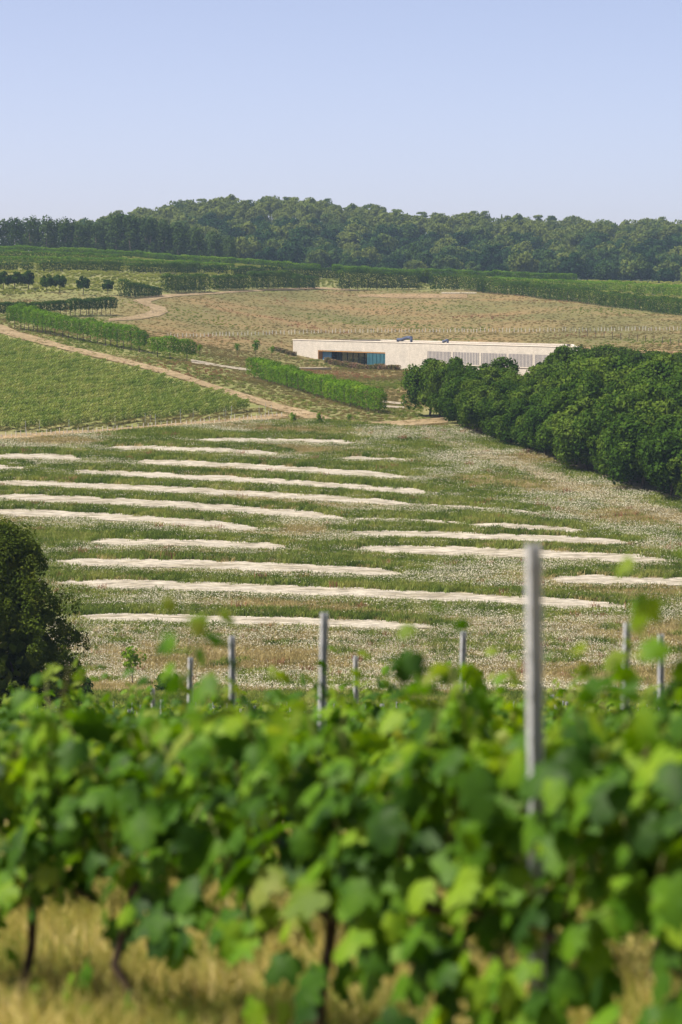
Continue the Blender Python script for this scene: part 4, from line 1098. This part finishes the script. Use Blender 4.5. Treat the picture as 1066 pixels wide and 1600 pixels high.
# tall shoots reaching above the row, each belonging to a vine of the row
# ------------------------------------------------------------------ vineyard posts
def post_mesh(h):
    w2, dp, t = .0185, .028, .003
    sec = [(-w2, 0), (-w2, dp), (w2, dp), (w2, 0), (w2 * .55, 0), (w2 * .55, t), (w2 - t, t), (w2 - t, dp - t), (.008, dp - t), (.004, dp - t - .008), (-.004, dp - t - .008), (-.008, dp - t), (-w2 + t, dp - t), (-w2 + t, t), (-w2 * .55, t), (-w2 * .55, 0)]
    n = len(sec); Vs, Fs = [], []
    zs = np.r_[-.25, np.arange(.15, h, .12), h]
    for z in zs:
        for x, y in sec: Vs.append((x, y - dp / 2, z))
    for a in range(len(zs) - 1):
        for j in range(n): Fs.append([a * n + j, a * n + (j + 1) % n, (a + 1) * n + (j + 1) % n, (a + 1) * n + j])
    return np.array(Vs), np.array(Fs)
def hooks(h):
    ps = []
    for z in np.arange(.55, h - .02, .12):
        for s in (-1, 1): ps.append(box(s * .0185 - .003, s * .0185 + .003, -.016, -.004, z, z + .022))
    return join(ps)
POSTS = [(846, 848, 0, 'tall galvanised steel post right of centre rising above the nearest vines'), (496, 957, 2, 'steel post in the middle, second tallest in view'),
         (364, 993, 3, 'steel post left of the middle post'), (291, 1027, 4, 'slim steel post between the sapling and the middle posts'),
         (240, 1075, 6, 'short-looking steel post just right of the sapling'), (970, 973, 3, 'steel post near the right edge, right of the tall post'),
         (1034, 990, 4, 'thin steel post closest to the right edge'), (716, 987, 4, 'steel post standing left of the tall post'), (557, 1025, 5, 'small steel post just right of the middle post')]
for i, (px, ty, k, lb) in enumerate(POSTS):
    u = (px - 533) / F
    q = row_pt(k, u) + RN * (.06 if k == 0 else 0); z = float(zf(q[0], q[1]))
    D = ray(px, ty); q[0] = D[0] / D[1] * q[1]
    zt = float(D[2] / D[1] * q[1]); h = zt - z
    e = empty('vineyard_post', (q[0], q[1], z), ROWA + .25 + .1 * (i % 3)); tag(e, lb, 'post', 'steel vineyard posts')
    e.rotation_euler = (0.012, 0.02 * (1 if i % 2 else -.5) if i else -.022, ROWA * 0 + .45)
    obj('shaft', mesh_arr('post_shaft', *post_mesh(h), M_steel), e); obj('wire_hooks', mesh_arr('post_hooks', *hooks(h), M_steel), e)
pmesh = mesh_arr('post_shaft', *post_mesh(1.66), M_steel); hmesh = mesh_arr('post_hooks', *hooks(1.66), M_steel)
r = np.random.default_rng(64)
for k in range(7, 42):
    off = OFF0 + ROWSP * k; pl = row_pt(k, -.11); pr = row_pt(k, .11)
    s0 = float(np.dot(pl, RD)); s1 = float(np.dot(pr, RD)); s = s0 + r.uniform(0, 5)
    while s < s1:
        q = RN * off + RD * s
        if q[1] < END:
            z = float(zf(q[0], q[1])); e = empty('vineyard_post', (q[0], q[1], z), .45)
            sc1 = r.uniform(.82, .95); e.scale = (1, 1, sc1)
            tag(e, 'small distant steel post among the far vine rows', 'post', 'distant posts in the far vine rows')
            obj('shaft', pmesh, e)
        s += 5.0

# ------------------------------------------------------------------ foreground grass
M_fgr = leaf_mat('vineyard_grass', [(.1, (.14, .19, .03)), (.4, (.32, .31, .08)), (.65, (.52, .43, .15)), (.9, (.62, .52, .25))], .35, 0, 1.2, (1.15, 1.1, .7), rnd=.6)
T_f1 = tuft(26, .26, .07, .007, rg, M_fgr, .45); T_f2 = tuft(22, .17, .08, .008, rg, M_fgr, .6)
N = 15000
Yr = np.sqrt(rg.uniform(7.5 ** 2, 26 ** 2, N)); Xr = rg.uniform(-.13, .13, N) * Yr
Pm = np.stack([Xr, Yr, zf(Xr, Yr)], -1)
nzz = np.sin(Xr * 3.1 + 1.2 * np.sin(Yr * 1.7)) * np.sin(Yr * 2.3 - Xr * 1.1)
for nm, me, sel, lb in (('vineyard_grass', T_f1, (nzz > -.35) & (np.arange(N) % 2 == 0), 'tall dry yellow grass between the nearest vine rows'), ('short_grass', T_f2, (nzz > -.6) & (np.arange(N) % 2 == 1), 'short mixed green and straw grass under the nearest vines')):
    n = int(sel.sum()); o = scatter(nm, Pm[sel], rg.uniform(0, 6.28, n), rg.uniform(.6, 1.25, n), me); tag(o, lb, 'grass', kind='stuff')
T_w = tuft(14, .16, .06, .028, rg, M_gr, .7)
sel = rg.uniform(0, 1, N) < np.where(np.sin(Xr * 1.9 + 2) * np.sin(Yr * 1.3) > .25, .22, .03); n = int(sel.sum())
o = scatter('green_weeds', Pm[sel], rg.uniform(0, 6.28, n), rg.uniform(.6, 1.4, n), T_w); tag(o, 'green weeds among the straw grass under the nearest vines', 'weeds', kind='stuff')
N = 12000
Yr = rg.uniform(104, 181, N); Xr = rg.uniform(-.12, .12, N) * Yr; Pm = np.stack([Xr, Yr, zf(Xr, Yr)], -1)
o = scatter('bank_grass', Pm, rg.uniform(0, 6.28, N), rg.uniform(.6, 1.0, N), T_green); tag(o, 'dark green grass in the dip behind the last vine row', 'grass', kind='stuff')

# ------------------------------------------------------------------ haze
hv = box(-700, 700, -60, 1700, -60, 75)
hm, hnt = _mat('haze_air')
pv = hnt.nodes.new('ShaderNodeVolumePrincipled'); pv.inputs['Color'].default_value = (.55, .75, 1.0, 1); pv.inputs['Density'].default_value = .00010
pv.inputs['Anisotropy'].default_value = 0.0
ho = hnt.nodes.new('ShaderNodeOutputMaterial'); hnt.links.new(pv.outputs[0], ho.inputs['Volume'])
hz = obj('haze', mesh_arr('haze', *hv, hm)); tag(hz, 'thin blue summer haze over the distant hill', 'haze', kind='stuff')
